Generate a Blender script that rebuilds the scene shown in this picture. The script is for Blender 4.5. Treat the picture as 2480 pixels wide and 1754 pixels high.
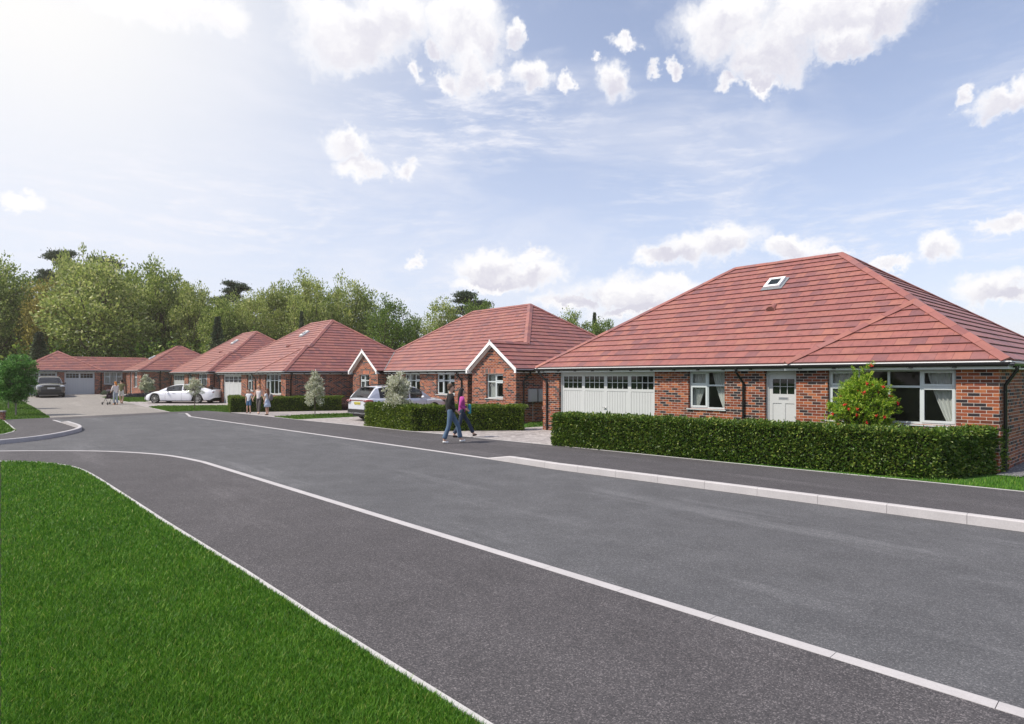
import bpy, bmesh, math, random
import numpy as np
from mathutils import Vector, Matrix
for o in list(bpy.data.objects): bpy.data.objects.remove(o)
SC = bpy.context.scene
COL = SC.collection
# ------------------------------------------------------------------ camera
F, CH, HY, CX = 1490.0, 2.08, 913.0, 1240.0
cd = bpy.data.cameras.new('camera'); cam = bpy.data.objects.new('camera', cd); COL.objects.link(cam)
cam.location = (0, 0, CH); cam.rotation_euler = (math.radians(90), 0, 0)
cd.sensor_width = 36; cd.lens = 36*F/2480; cd.shift_y = (HY-877)/2480
cd.clip_start = 0.1; cd.clip_end = 3000
SC.camera = cam
# ------------------------------------------------------------------ view + world + sun
SC.view_settings.view_transform = 'Standard'; SC.view_settings.look = 'None'
SC.view_settings.gamma = 1; SC.view_settings.use_curve_mapping = False
SC.view_settings.exposure = 0.06
SUN_EL = math.radians(52); SD = Vector((0.95, 0.31, 0)).normalized()      # horizontal travel of the light
sd = Vector((SD.x*math.cos(SUN_EL), SD.y*math.cos(SUN_EL), -math.sin(SUN_EL)))
sl = bpy.data.lights.new('sun', 'SUN'); sl.energy = 5.0; sl.angle = math.radians(0.6); sl.color = (1, .925, .81)
sun = bpy.data.objects.new('sun', sl); COL.objects.link(sun)
sun.rotation_euler = sd.to_track_quat('-Z', 'Y').to_euler()
W = bpy.data.worlds.new('World'); SC.world = W; W.use_nodes = True
def build_world():
    nt = W.node_tree; N = nt.nodes; L = nt.links
    for n in list(N): N.remove(n)
    out = N.new('ShaderNodeOutputWorld'); bg = N.new('ShaderNodeBackground'); bg.inputs[1].default_value = 0.1
    L.new(bg.outputs[0], out.inputs[0])
    sky = N.new('ShaderNodeTexSky'); sky.sky_type = 'NISHITA'; sky.sun_disc = False
    sky.sun_elevation = SUN_EL; sky.sun_rotation = math.atan2(-SD.x, -SD.y); sky.air_density = 1.0; sky.dust_density = .6; sky.ozone_density = 1.5
    def M(op, a, b=None, c=None, clamp=False):
        n = N.new('ShaderNodeMath'); n.operation = op; n.use_clamp = clamp
        for i, v in enumerate((a, b, c)):
            if v is None: continue
            if isinstance(v, (int, float)): n.inputs[i].default_value = v
            else: L.new(v, n.inputs[i])
        return n.outputs[0]
    def VM(op, a, b=None, s=None):
        n = N.new('ShaderNodeVectorMath'); n.operation = op
        for i, v in enumerate((a, b)):
            if v is None: continue
            if isinstance(v, (tuple, list)): n.inputs[i].default_value = v
            else: L.new(v, n.inputs[i])
        if s is not None:
            if isinstance(s, (int, float)): n.inputs['Scale'].default_value = s
            else: L.new(s, n.inputs['Scale'])
        return n
    def ramp(v, lo, hi):
        n = N.new('ShaderNodeMapRange'); n.interpolation_type = 'SMOOTHSTEP'
        L.new(v, n.inputs[0]); n.inputs[1].default_value = lo; n.inputs[2].default_value = hi
        return n.outputs[0]
    def noise(vec, scale, det, rough=.55, seed=0.0, col=False):
        n = N.new('ShaderNodeTexNoise'); n.noise_dimensions = '3D'
        v = VM('ADD', vec, (seed, seed*1.7, 0)).outputs[0]
        L.new(v, n.inputs['Vector']); n.inputs['Scale'].default_value = scale; n.inputs['Detail'].default_value = det; n.inputs['Roughness'].default_value = rough
        return n.outputs['Color' if col else 'Fac']
    def mixc(f, a, b):
        n = N.new('ShaderNodeMix'); n.data_type = 'RGBA'
        if isinstance(f, (int, float)): n.inputs[0].default_value = f
        else: L.new(f, n.inputs[0])
        for i, v in ((6, a), (7, b)):
            if isinstance(v, tuple): n.inputs[i].default_value = v
            else: L.new(v, n.inputs[i])
        return n.outputs[2]
    tc = N.new('ShaderNodeTexCoord'); sep = N.new('ShaderNodeSeparateXYZ'); L.new(tc.outputs['Generated'], sep.inputs[0])
    az = M('ARCTAN2', sep.outputs[0], sep.outputs[1]); el = M('ARCSINE', sep.outputs[2])
    cb = N.new('ShaderNodeCombineXYZ'); L.new(az, cb.inputs[0]); L.new(el, cb.inputs[1]); P = cb.outputs[0]
    # cirrus: broad soft streaks, fine ripples low in the sky
    cs = VM('MULTIPLY', P, (1.0, 2.6, 1)).outputs[0]
    w1 = VM('SUBTRACT', noise(cs, 1.7, 3, .5, 3.1, True), (.5, .5, .5)).outputs[0]
    cs2 = VM('ADD', cs, VM('SCALE', w1, s=.9).outputs[0]).outputs[0]
    ci = ramp(noise(cs2, 2.4, 8, .58, 1.3), .44, .74)
    rp = VM('ADD', VM('MULTIPLY', P, (3.0, 15, 1)).outputs[0], VM('SCALE', w1, s=1.2).outputs[0]).outputs[0]
    ri = ramp(noise(rp, 4.0, 7, .68, 7.7), .42, .72)
    area = M('MULTIPLY', ramp(noise(P, 2.3, 2, .5, 5.0), .36, .60), ramp(el, .50, .25))
    def zone(px, py, rx, ry):
        a = math.atan((px-CX)/F); r = math.hypot(F, px-CX); e = math.atan((HY-py)/r)
        return ramp(VM('LENGTH', VM('MULTIPLY', VM('SUBTRACT', P, (a, e, 0)).outputs[0], (F/rx, F/ry, 0)).outputs[0]).outputs['Value'], 1.15, .1)
    area = M('ADD', M('MULTIPLY', area, .6), M('ADD', zone(430, 500, 420, 150), M('ADD', zone(1150, 300, 420, 130), zone(2300, 560, 380, 110))), clamp=True)
    ci = M('ADD', M('MULTIPLY', ci, .50), M('MULTIPLY', M('MULTIPLY', ri, area), .85), clamp=True)
    # sun side glare high on the left, pale horizon
    gx = M('MULTIPLY', M('ADD', az, .72), 1.0); gy = M('SUBTRACT', el, .52)
    gd = M('SQRT', M('ADD', M('MULTIPLY', gx, gx), M('MULTIPLY', M('MULTIPLY', gy, gy), 1.6)))
    gl = M('POWER', ramp(gd, .85, 0.0), 1.5)
    lowf = ramp(el, .55, -.03)
    lf = ramp(az, .55, -.85)
    base = VM('MULTIPLY', sky.outputs[0], (SKYR, SKYG, SKYB)).outputs[0]
    c0 = mixc(M('ADD', .18, M('MULTIPLY', lowf, .50), clamp=True), base, (7.0, 7.5, 9.2, 1))
    c1 = mixc(M('MULTIPLY', lf, .30), c0, (8.4, 8.7, 9.6, 1))
    c1 = mixc(M('MULTIPLY', gl, 1.0), c1, (10.0, 9.85, 9.6, 1))
    c2 = mixc(M('MULTIPLY', ci, .85), c1, (9.0, 9.05, 9.7, 1))
    # cumulus, one ellipse after another: azimuth, elevation, radii
    wv = VM('SUBTRACT', noise(P, 6.5, 7, .62, 2.0, True), (.5, .5, .5)).outputs[0]
    wv2 = VM('SUBTRACT', noise(P, 34.0, 5, .65, 4.0, True), (.5, .5, .5)).outputs[0]
    PW = VM('ADD', VM('ADD', P, VM('SCALE', wv, s=.105).outputs[0]).outputs[0], VM('SCALE', wv2, s=.040).outputs[0]).outputs[0]
    fld = None; acc = None
    PW3 = VM('ADD', PW, (0, 0, 1)).outputs[0]
    def madd(x, y, z):
        n = N.new('ShaderNodeVectorMath'); n.operation = 'MULTIPLY_ADD'
        for i, v in enumerate((x, y, z)):
            if isinstance(v, (tuple, list)): n.inputs[i].default_value = v
            else: L.new(v, n.inputs[i])
        return n.outputs[0]
    for (px, py, rx, ry) in CLOUDS:
        a = math.atan((px-CX)/F); r = math.hypot(F, px-CX); e = math.atan((HY-py)/r)
        ra = rx/F*math.cos(a)**2; re = ry/r*math.cos(e)**2
        v = madd(PW, (1/ra, 1/re, 0), (-a/ra, -e/re, 0))
        ln = VM('LENGTH', v).outputs['Value']
        fld = ln if fld is None else M('MINIMUM', fld, ln)
        if ry > 30:
            sz = min(1.0, ry/38); v2 = VM('MULTIPLY', v, (0, sz, 0)).outputs[0]; v2 = VM('ADD', v2, (0, 0, 1)).outputs[0]
            w_ = M('SUBTRACT', 1.25, ln, clamp=True)
            acc = VM('MULTIPLY', v2, w_).outputs[0] if acc is None else madd(v2, w_, acc)
    sa = N.new('ShaderNodeSeparateXYZ'); L.new(acc, sa.inputs[0])
    edge = M('SUBTRACT', noise(PW, 9, 9, .66, 11.0), .5)
    fe = M('ADD', fld, M('MULTIPLY', edge, 1.7))
    cov = ramp(fe, 1.38, .58)
    vert = M('DIVIDE', sa.outputs[1], M('ADD', sa.outputs[2], .12))
    bil = noise(PW, 24, 4, .6, 9.0)
    dark = ramp(M('ADD', M('ADD', M('MULTIPLY', vert, -.75), M('MULTIPLY', M('SUBTRACT', 1.0, fld), .5)), M('MULTIPLY', M('SUBTRACT', bil, .5), 1.3)), -.05, .85)
    dark = M('MULTIPLY', M('MULTIPLY', dark, ramp(az, -.75, .0)), ramp(fe, 1.05, .62))
    cc = mixc(dark, (10.1, 10.0, 10.1, 1), (7.1, 7.0, 7.9, 1))
    c3 = mixc(M('MULTIPLY', cov, .97), c2, cc)
    L.new(c3, bg.inputs[0])
SKYR, SKYG, SKYB = 2.05, 1.80, 1.76
k = .54007
CLOUDS = [(k*x, k*y, k*a, k*b) for x, y, a, b in [
    (560, 0, 280, 110), (930, 60, 210, 110), (760, 50, 250, 100), (1580, 120, 290, 190), (1770, 80, 180, 160), (2090, 90, 190, 190),
    (2130, 300, 90, 110), (1960, 200, 55, 55), (2230, 320, 55, 55), (1875, 320, 36, 50), (2030, 330, 45, 50),
    (1590, 670, 130, 62), (1660, 760, 140, 55), (1840, 750, 45, 50), (1845, 1160, 42, 34), (80, 880, 95, 40)]]
CLOUDS += [(1240+k*x, k*y, k*a, k*b) for x, y, a, b in [
    (455, 340, 60, 88), (80, 310, 82, 62), (20, 100, 34, 60), (620, 295, 34, 34), (725, 290, 36, 38), (525, 190, 44, 34), (395, 240, 24, 30), (225, 340, 30, 36),
    (1000, 110, 270, 170), (1380, 100, 380, 170), (1180, 250, 200, 110), (1650, 80, 170, 110), (1000, 370, 46, 40), (1120, 370, 60, 45), (1480, 220, 150, 70),
    (2200, 460, 165, 65), (2260, 390, 60, 60), (2010, 430, 42, 46), (930, 1090, 190, 90), (760, 1130, 150, 75), (650, 1160, 100, 45),
    (1250, 1130, 140, 58), (1420, 1150, 80, 40), (70, 1160, 80, 42)]]
CLOUDS += [(1.0801*x, 1.0801*y, 1.0801*a, 1.0801*b) for x, y, a, b in [
    (1090, 600, 88, 32), (1190, 618, 76, 34), (1110, 635, 100, 16), (1400, 665, 150, 36), (1290, 690, 90, 24), (1500, 650, 80, 24), (1430, 700, 130, 22),
    (2105, 575, 60, 30), (2260, 520, 70, 20), (2230, 662, 105, 34), (2290, 690, 60, 26), (1975, 602, 45, 14)]]
build_world()
SC.render.engine = 'CYCLES'
SC.cycles.max_bounces = 6; SC.cycles.transparent_max_bounces = 12
# ------------------------------------------------------------------ frame of the estate: U to the left along the fronts, V away into the plots
U = Vector((-.659, .752, 0)).normalized(); V = Vector((U.y, -U.x, 0))
ROTH = math.atan2(-U.y, -U.x)
def zg(y): return max(0, min(1, (y-46)/16))*.31
def G(px, py, z=0.0):
    d = (CH-z)*F/(py-HY)
    if z == 0 and d > 46:
        for _ in range(30): d = (CH-zg(d))*F/(py-HY)
    return Vector(((px-CX)/F*d, d, 0))
# ------------------------------------------------------------------ mesh builder
class MB:
    def __init__(s): s.v = []; s.f = []; s.m = []; s.uv = []; s.sm = []
    def add(s, pts, faces, mi=0, uvs=None, smooth=False):
        b = len(s.v); s.v += [tuple(p) for p in pts]
        for i, f in enumerate(faces):
            s.f.append([b+k for k in f]); s.m.append(mi); s.uv.append(None if uvs is None else uvs[i]); s.sm.append(smooth)
    def quad(s, a, b, c, d, mi=0, uv=None): s.add([a, b, c, d], [[0, 1, 2, 3]], mi, None if uv is None else [uv])
    def poly(s, pts, mi=0, uv=None): s.add(pts, [list(range(len(pts)))], mi, None if uv is None else [uv])
    def box(s, x0, x1, y0, y1, z0, z1, mi=0):
        x0, x1 = sorted((x0, x1)); y0, y1 = sorted((y0, y1)); z0, z1 = sorted((z0, z1))
        P = [(x0,y0,z0),(x1,y0,z0),(x1,y1,z0),(x0,y1,z0),(x0,y0,z1),(x1,y0,z1),(x1,y1,z1),(x0,y1,z1)]
        s.add(P, [[0,3,2,1],[4,5,6,7],[0,1,5,4],[1,2,6,5],[2,3,7,6],[3,0,4,7]], mi)
    def obox(s, c, ax, ay, az, mi=0):          # oriented box, half-axes as vectors
        c = Vector(c); ax, ay, az = Vector(ax), Vector(ay), Vector(az)
        P = [c+i*ax+j*ay+l*az for l in (-1, 1) for i, j in ((-1,-1),(1,-1),(1,1),(-1,1))]
        s.add(P, [[0,3,2,1],[4,5,6,7],[0,1,5,4],[1,2,6,5],[2,3,7,6],[3,0,4,7]], mi)
    def extrude(s, prof, p0, p1, side, up=Vector((0, 0, 1)), mi=0, cap=True, smooth=False):
        p0, p1, side = Vector(p0), Vector(p1), Vector(side); n = len(prof)
        P = [p+side*a+up*b for p in (p0, p1) for a, b in prof]
        s.add(P, [[i, (i+1) % n, n+(i+1) % n, n+i] for i in range(n)], mi, smooth=smooth)
        if cap: s.add(P, [list(range(n))[::-1], list(range(n, 2*n))], mi)
    def tube(s, pts, r, n=8, mi=0, cap=True, smooth=True):
        pts = [Vector(p) for p in pts]; rr = r if isinstance(r, (list, tuple)) else [r]*len(pts)
        ring = []; u = None
        for i, p in enumerate(pts):
            d = (pts[min(i+1, len(pts)-1)]-pts[max(i-1, 0)]).normalized()
            if u is None: u = d.cross(Vector((0, 0, 1)) if abs(d.z) < .95 else Vector((1, 0, 0))).normalized()
            else: u = (u-d*u.dot(d)).normalized()
            w = d.cross(u)
            ring += [p+(u*math.cos(2*math.pi*k/n)+w*math.sin(2*math.pi*k/n))*rr[i] for k in range(n)]
        fs = [[i*n+k, i*n+(k+1) % n, (i+1)*n+(k+1) % n, (i+1)*n+k] for i in range(len(pts)-1) for k in range(n)]
        s.add(ring, fs, mi, smooth=smooth)
        if cap: s.add(ring, [list(range(n))[::-1], list(range((len(pts)-1)*n, len(pts)*n))], mi)
    def lathe(s, c, axis, prof, n=24, mi=0, smooth=True):   # prof: (radius, offset along axis)
        c, a = Vector(c), Vector(axis).normalized(); u = a.orthogonal().normalized(); w = a.cross(u)
        P = [c+a*h+(u*math.cos(2*math.pi*k/n)+w*math.sin(2*math.pi*k/n))*r for r, h in prof for k in range(n)]
        s.add(P, [[i*n+k, i*n+(k+1) % n, (i+1)*n+(k+1) % n, (i+1)*n+k] for i in range(len(prof)-1) for k in range(n)], mi, smooth=smooth)
    def ball(s, c, r, n=12, m=8, mi=0):
        c = Vector(c); r = Vector(r) if hasattr(r, '__len__') else Vector((r, r, r))
        P = []
        for i in range(m+1):
            t = math.pi*i/m
            for k_ in range(n): P.append(c+Vector((r.x*math.sin(t)*math.cos(2*math.pi*k_/n), r.y*math.sin(t)*math.sin(2*math.pi*k_/n), r.z*math.cos(t))))
        s.add(P, [[i*n+k_, (i+1)*n+k_, (i+1)*n+(k_+1) % n, i*n+(k_+1) % n] for i in range(m) for k_ in range(n)], mi, smooth=True)
    def build(s, name, mats, parent=None, fixn=False, bevel=0):
        me = bpy.data.meshes.new(name); me.from_pydata(s.v, [], s.f)
        mats = mats if isinstance(mats, (list, tuple)) else [mats]
        for m in mats: me.materials.append(m)
        me.polygons.foreach_set('material_index', s.m); me.polygons.foreach_set('use_smooth', s.sm)
        uvl = me.uv_layers.new(name='UVMap'); dat = []
        for p, uv in zip(me.polygons, s.uv):
            if uv is not None: dat += [c for q in uv for c in q]; continue
            n = p.normal
            for vi in p.vertices:
                x, y, z = s.v[vi]
                if abs(n.z) > .75: dat += [x, y]
                else:
                    l = math.hypot(n.x, n.y); dat += [(-n.y*x+n.x*y)/l, z]
        uvl.data.foreach_set('uv', dat)
        if fixn:
            bm = bmesh.new(); bm.from_mesh(me); bmesh.ops.recalc_face_normals(bm, faces=bm.faces); bm.to_mesh(me); bm.free()
        o = bpy.data.objects.new(name, me); COL.objects.link(o)
        if parent: o.parent = parent
        if bevel:
            b = o.modifiers.new('b', 'BEVEL'); b.width = bevel; b.segments = 2; b.limit_method = 'ANGLE'
        return o
def empty(name, loc, rz=0):
    o = bpy.data.objects.new(name, None); COL.objects.link(o); o.location = loc; o.rotation_euler = (0, 0, rz); o.empty_display_size = .3
    return o
def tag(o, label=None, cat=None, group=None, kind=None):
    for k_, v in (('label', label), ('category', cat), ('group', group), ('kind', kind)):
        if v: o[k_] = v
    return o
def copy_tree(o, parent=None):
    c = o.copy(); COL.objects.link(c)
    if parent: c.parent = parent
    for ch in [x for x in bpy.data.objects if x.parent == o]: copy_tree(ch, c)
    return c
# ------------------------------------------------------------------ materials
class NT:
    def __init__(s, name):
        s.m = bpy.data.materials.new(name); s.m.use_nodes = True; s.t = s.m.node_tree; s.N = s.t.nodes; s.L = s.t.links
        s.b = s.N['Principled BSDF']; s.out = s.N['Material Output']
    def node(s, typ, ins=None, **kw):
        n = s.N.new(typ)
        for a, v in kw.items(): setattr(n, a, v)
        for a, v in (ins or {}).items():
            if hasattr(v, 'links') or isinstance(v, bpy.types.NodeSocket): s.L.new(v, n.inputs[a])
            else: n.inputs[a].default_value = v
        return n
    def noise(s, vec, scale, det=4, rough=.55, out='Fac', stretch=None):
        if stretch: vec = s.node('ShaderNodeVectorMath', {0: vec, 1: stretch}, operation='MULTIPLY').outputs[0]
        n = s.node('ShaderNodeTexNoise', {'Vector': vec, 'Scale': scale, 'Detail': det, 'Roughness': rough}); return n.outputs[out]
    def ramp(s, v, stops, interp='LINEAR'):
        n = s.node('ShaderNodeValToRGB', {0: v}); r = n.color_ramp; r.interpolation = interp
        while len(r.elements) < len(stops): r.elements.new(.5)
        for e, (p, c) in zip(r.elements, stops): e.position = p; e.color = (*c, 1) if len(c) == 3 else c
        return n.outputs[0]
    def mix(s, f, a, b, bt='MIX'):
        n = s.node('ShaderNodeMix', data_type='RGBA', blend_type=bt)
        for i, v in ((0, f), (6, a), (7, b)):
            if isinstance(v, bpy.types.NodeSocket): s.L.new(v, n.inputs[i])
            else: n.inputs[i].default_value = (*v, 1) if isinstance(v, tuple) and len(v) == 3 else v
        return n.outputs[2]
    def bump(s, h, st=.3, dist=.01):
        n = s.node('ShaderNodeBump', {'Height': h, 'Strength': st, 'Distance': dist}); s.L.new(n.outputs[0], s.b.inputs['Normal'])
    def set(s, **kw):
        for k_, v in kw.items():
            k_ = k_.replace('_', ' ')
            if isinstance(v, bpy.types.NodeSocket): s.L.new(v, s.b.inputs[k_])
            else: s.b.inputs[k_].default_value = (*v, 1) if isinstance(v, tuple) and len(v) == 3 else v
        return s.m
    def cell(s, uv, bw, rh, off=.5):
        sp = s.node('ShaderNodeSeparateXYZ', {0: uv}); m = lambda op, a, b=None: s.node('ShaderNodeMath', {0: a, **({1: b} if b is not None else {})}, operation=op).outputs[0]
        row = m('FLOOR', m('DIVIDE', sp.outputs[1], rh)); par = m('SUBTRACT', 1.0, m('FLOORED_MODULO', row, 2.0)); col = m('FLOOR', m('ADD', m('DIVIDE', sp.outputs[0], bw), m('MULTIPLY', par, off)))
        cb = s.node('ShaderNodeCombineXYZ', {0: col, 1: row}); return s.node('ShaderNodeTexWhiteNoise', {'Vector': cb.outputs[0]}, noise_dimensions='2D').outputs[0]
    def tc(s, w='Object'): return s.node('ShaderNodeTexCoord').outputs[w]
def plain(name, col, rough=.5, metal=0, spec=.5, var=.12, coat=0):
    n = NT(name); c = n.noise(n.tc(), 3.5, 5)
    a = tuple(x*(1-var) for x in col); b = tuple(min(1, x*(1+var)) for x in col)
    m = n.set(Base_Color=n.mix(c, a, b), Roughness=rough, Metallic=metal, Specular_IOR_Level=spec)
    if coat: n.b.inputs['Coat Weight'].default_value = coat
    return m
def mat_brick():
    n = NT('brick'); uv = n.tc('UV')
    br = n.node('ShaderNodeTexBrick', {'Vector': uv, 'Color1': (0, 0, 0, 1), 'Color2': (1, 1, 1, 1), 'Mortar': (.5, .5, .5, 1), 'Scale': 1.0, 'Mortar Size': .0055, 'Mortar Smooth': .15, 'Bias': 0.0, 'Brick Width': .225, 'Row Height': .075}, offset=.5)
    col = n.ramp(n.cell(uv, .225, .075), [(0, (.030, .026, .030)), (.13, (.052, .030, .028)), (.24, (.13, .042, .024)), (.34, (.22, .062, .030)), (.50, (.31, .095, .040)), (.66, (.19, .050, .028)), (.76, (.37, .13, .055)), (.88, (.27, .078, .036))], 'CONSTANT')
    ns = n.noise(uv, 38, 5, .65); col = n.mix(.55, col, n.ramp(ns, [(.25, (.45, .42, .42)), (.75, (1.3, 1.25, 1.2))]), 'MULTIPLY')
    big = n.noise(uv, .9, 3); col = n.mix(.35, col, n.ramp(big, [(.3, (.8, .8, .8)), (.7, (1.12, 1.1, 1.1))]), 'MULTIPLY')
    mort = n.mix(n.noise(uv, 20, 3), (.42, .38, .35), (.55, .50, .46))
    n.bump(n.node('ShaderNodeMath', {0: n.node('ShaderNodeMath', {0: 1.0, 1: br.outputs['Fac']}, operation='SUBTRACT').outputs[0], 1: ns}, operation='ADD').outputs[0], .6, .006)
    return n.set(Base_Color=n.mix(br.outputs['Fac'], col, mort), Roughness=.85, Specular_IOR_Level=.25)
def mat_soldier():
    n = NT('soldier_brick'); uv = n.tc('UV')
    br = n.node('ShaderNodeTexBrick', {'Vector': uv, 'Color1': (0, 0, 0, 1), 'Color2': (1, 1, 1, 1), 'Scale': 1.0, 'Mortar Size': .0055, 'Mortar Smooth': .15, 'Brick Width': .075, 'Row Height': .225}, offset=0.0)
    col = n.ramp(n.cell(uv, .075, .225, 0.0), [(0, (.05, .03, .03)), (.2, (.24, .06, .025)), (.5, (.40, .10, .035)), (.8, (.32, .075, .03))], 'CONSTANT')
    return n.set(Base_Color=n.mix(br.outputs['Fac'], col, (.46, .42, .38)), Roughness=.85)
def mat_tile():
    n = NT('roof_tile'); uv = n.tc('UV')
    br = n.node('ShaderNodeTexBrick', {'Vector': uv, 'Color1': (0, 0, 0, 1), 'Color2': (1, 1, 1, 1), 'Scale': 1.0, 'Mortar Size': .0042, 'Mortar Smooth': .2, 'Brick Width': .33, 'Row Height': .345}, offset=.5)
    col = n.ramp(n.cell(uv, .33, .345), TILE)
    st = n.noise(uv, 6, 6, .65); col = n.mix(.8, col, n.ramp(st, [(.3, (.70, .64, .68)), (.5, (1, 1, 1)), (.72, (1.14, 1.10, 1.04))]), 'MULTIPLY')
    fine = n.noise(uv, 60, 4, .7); col = n.mix(.5, col, n.ramp(fine, [(.2, (.7, .68, .68)), (.8, (1.2, 1.2, 1.2))]), 'MULTIPLY')
    wd = n.noise(uv, .5, 2); col = n.mix(.5, col, n.ramp(wd, [(.3, (.86, .84, .88)), (.7, (1.1, 1.08, 1.02))]), 'MULTIPLY')
    n.bump(fine, .35, .004)
    return n.set(Base_Color=n.mix(br.outputs['Fac'], col, (.10, .03, .025)), Roughness=.50, Specular_IOR_Level=.5)
TILE = [(0, (.205, .090, .088)), (.2, (.26, .101, .090)), (.45, (.305, .117, .098)), (.65, (.285, .111, .094)), (.85, (.33, .135, .102)), (1, (.25, .108, .100))]
def mat_asphalt(name, c0, c1, sp, patch=.35, speck=.5):
    n = NT(name); g = n.tc('Object')
    ag = n.node('ShaderNodeTexVoronoi', {'Vector': g, 'Scale': sp}).outputs['Color']
    ag = n.node('ShaderNodeSeparateColor', {0: ag}).outputs[0]
    gr = n.node('ShaderNodeMapping', {0: g, 2: (0, 0, .86)}).outputs[0]; big = n.noise(gr, .40, 6, .62, stretch=(.45, 1.0, 1)); mid = n.noise(g, 1.3, 8, .7); wear = n.noise(gr, .8, 8, .72, stretch=(.14, 1.0, 1))
    c = n.mix(big, c0, c1)
    c = n.mix(patch, c, n.ramp(mid, [(.3, (.72, .72, .72)), (.7, (1.28, 1.28, 1.28))]), 'MULTIPLY')
    c = n.mix(n.ramp(wear, [(.54, (0, 0, 0)), (.78, (.8, .8, .8))]), c, tuple(min(1, x*1.6) for x in c1))
    c = n.mix(speck, c, n.ramp(ag, [(0, (.30, .30, .32)), (.5, (.85, .85, .85)), (.8, (1.25, 1.22, 1.2)), (1, (2.9, 2.8, 2.7))]), 'MULTIPLY')
    n.bump(ag, .5, .004)
    return n.set(Base_Color=c, Roughness=.82, Specular_IOR_Level=.35)
def leafmat(name, stops, trans=.35, rough=.5, big=None):
    n = NT(name); gi = n.node('ShaderNodeNewGeometry'); r = gi.outputs['Random Per Island']
    c = n.ramp(r, stops)
    if big:
        b = n.noise(gi.outputs['Position'], big, 3); c = n.mix(.6, c, n.ramp(b, [(.3, (.72, .78, .7)), (.7, (1.2, 1.15, 1.0))]), 'MULTIPLY')
    n.set(Base_Color=c, Roughness=rough, Specular_IOR_Level=.4)
    tr = n.node('ShaderNodeBsdfTranslucent', {'Color': c}); mx = n.node('ShaderNodeMixShader', {0: trans, 1: n.b.outputs[0], 2: tr.outputs[0]})
    n.L.new(mx.outputs[0], n.out.inputs[0]); return n.m
def glassmat(name, tint=(.02, .025, .03), tr=.55, rough=.02):
    n = NT(name); n.set(Base_Color=tint, Roughness=rough, Specular_IOR_Level=.6)
    t = n.node('ShaderNodeBsdfTransparent', {'Color': (.88, .91, .90, 1)}); mx = n.node('ShaderNodeMixShader', {0: tr, 1: n.b.outputs[0], 2: t.outputs[0]})
    n.L.new(mx.outputs[0], n.out.inputs[0]); return n.m
M = dict(
    brick=mat_brick(), soldier=mat_soldier(), tile=mat_tile(),
    trim=plain('white_trim', (.62, .66, .66), .4, var=.04), tray=plain('eaves_tray', (.85, .85, .85), .35, var=.03),
    black=plain('black_plastic', (.012, .013, .014), .3, var=.1), upvc=plain('pale_grey_frame', (.52, .57, .58), .35, var=.03),
    gdoor=plain('pale_door_paint', (.50, .515, .52), .42, var=.04), groove=plain('groove', (.25, .27, .29), .6),
    lead=plain('lead', (.22, .24, .26), .5, .3), metal=plain('brushed_metal', (.55, .55, .55), .3, .9), meter=plain('meter_box_grey', (.42, .42, .43), .5, var=.05),
    dark=plain('dark_void', (.012, .012, .012), .8), inside=plain('inner_plaster', (.30, .28, .25), .9),
    curtain=plain('curtain_cloth', (.82, .83, .80), .9, var=.1), pane=glassmat('window_glass', (.012, .016, .014), .68), gpane=glassmat('dark_glass', (.006, .012, .010), .25),
    kerb=None, mortar=plain('mortar', (.4, .37, .34), .9))
def mat_conc(name, a, b):
    n = NT(name); g = n.tc('Object'); c = n.mix(n.noise(g, 2.2, 6, .6), a, b)
    c = n.mix(.5, c, n.ramp(n.noise(g, 45, 4, .7), [(.25, (.78, .78, .78)), (.6, (1.05, 1.05, 1.05))]), 'MULTIPLY'); n.bump(n.noise(g, 80, 3), .3, .003)
    return n.set(Base_Color=c, Roughness=.8, Specular_IOR_Level=.3)
M['kerb'] = mat_conc('kerb_concrete', (.36, .345, .35), (.52, .50, .505))
M['edging'] = mat_conc('edging_concrete', (.40, .39, .385), (.56, .545, .54))
M['road'] = mat_asphalt('road_asphalt', (.064, .065, .071), (.116, .117, .123), 105, .65, .45)
M['footway'] = mat_asphalt('footway_asphalt', (.056, .052, .056), (.092, .087, .091), 120, .5, .75)
M['drive'] = mat_asphalt('drive_asphalt', (.20, .185, .170), (.26, .243, .222), 60, .25, .4)
def mat_paving():
    n = NT('block_paving'); g = n.tc('UV')
    br = n.node('ShaderNodeTexBrick', {'Vector': g, 'Color1': (0, 0, 0, 1), 'Color2': (1, 1, 1, 1), 'Scale': 1.0, 'Mortar Size': .004, 'Brick Width': .2, 'Row Height': .12}, offset=.5)
    c = n.ramp(n.cell(g, .2, .12), [(0, (.24, .215, .21)), (.5, (.33, .30, .295)), (1, (.42, .385, .375))])
    c = n.mix(.4, c, n.ramp(n.noise(g, 1.2, 4), [(.3, (.85, .85, .85)), (.7, (1.12, 1.12, 1.12))]), 'MULTIPLY')
    return n.set(Base_Color=n.mix(br.outputs['Fac'], c, (.15, .14, .13)), Roughness=.85)
M['paving'] = mat_paving()
def mat_turf(name, a, b):
    n = NT(name); g = n.tc('Object'); c = n.mix(n.noise(g, 1.3, 5), a, b)
    c = n.mix(.8, c, n.ramp(n.noise(g, 30, 5, .75), [(.3, (.35, .4, .3)), (.7, (1.35, 1.3, 1.2))]), 'MULTIPLY'); n.bump(n.noise(g, 60, 4), .8, .02)
    return n.set(Base_Color=c, Roughness=.9, Specular_IOR_Level=.15)
M['turf'] = mat_turf('turf', (.035, .10, .014), (.07, .16, .02))
M['soil'] = mat_turf('soil_under_grass', (.02, .035, .01), (.03, .05, .012))
M['gravel'] = mat_asphalt('gravel', (.10, .10, .11), (.17, .17, .18), 38, .4, .9)
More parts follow.
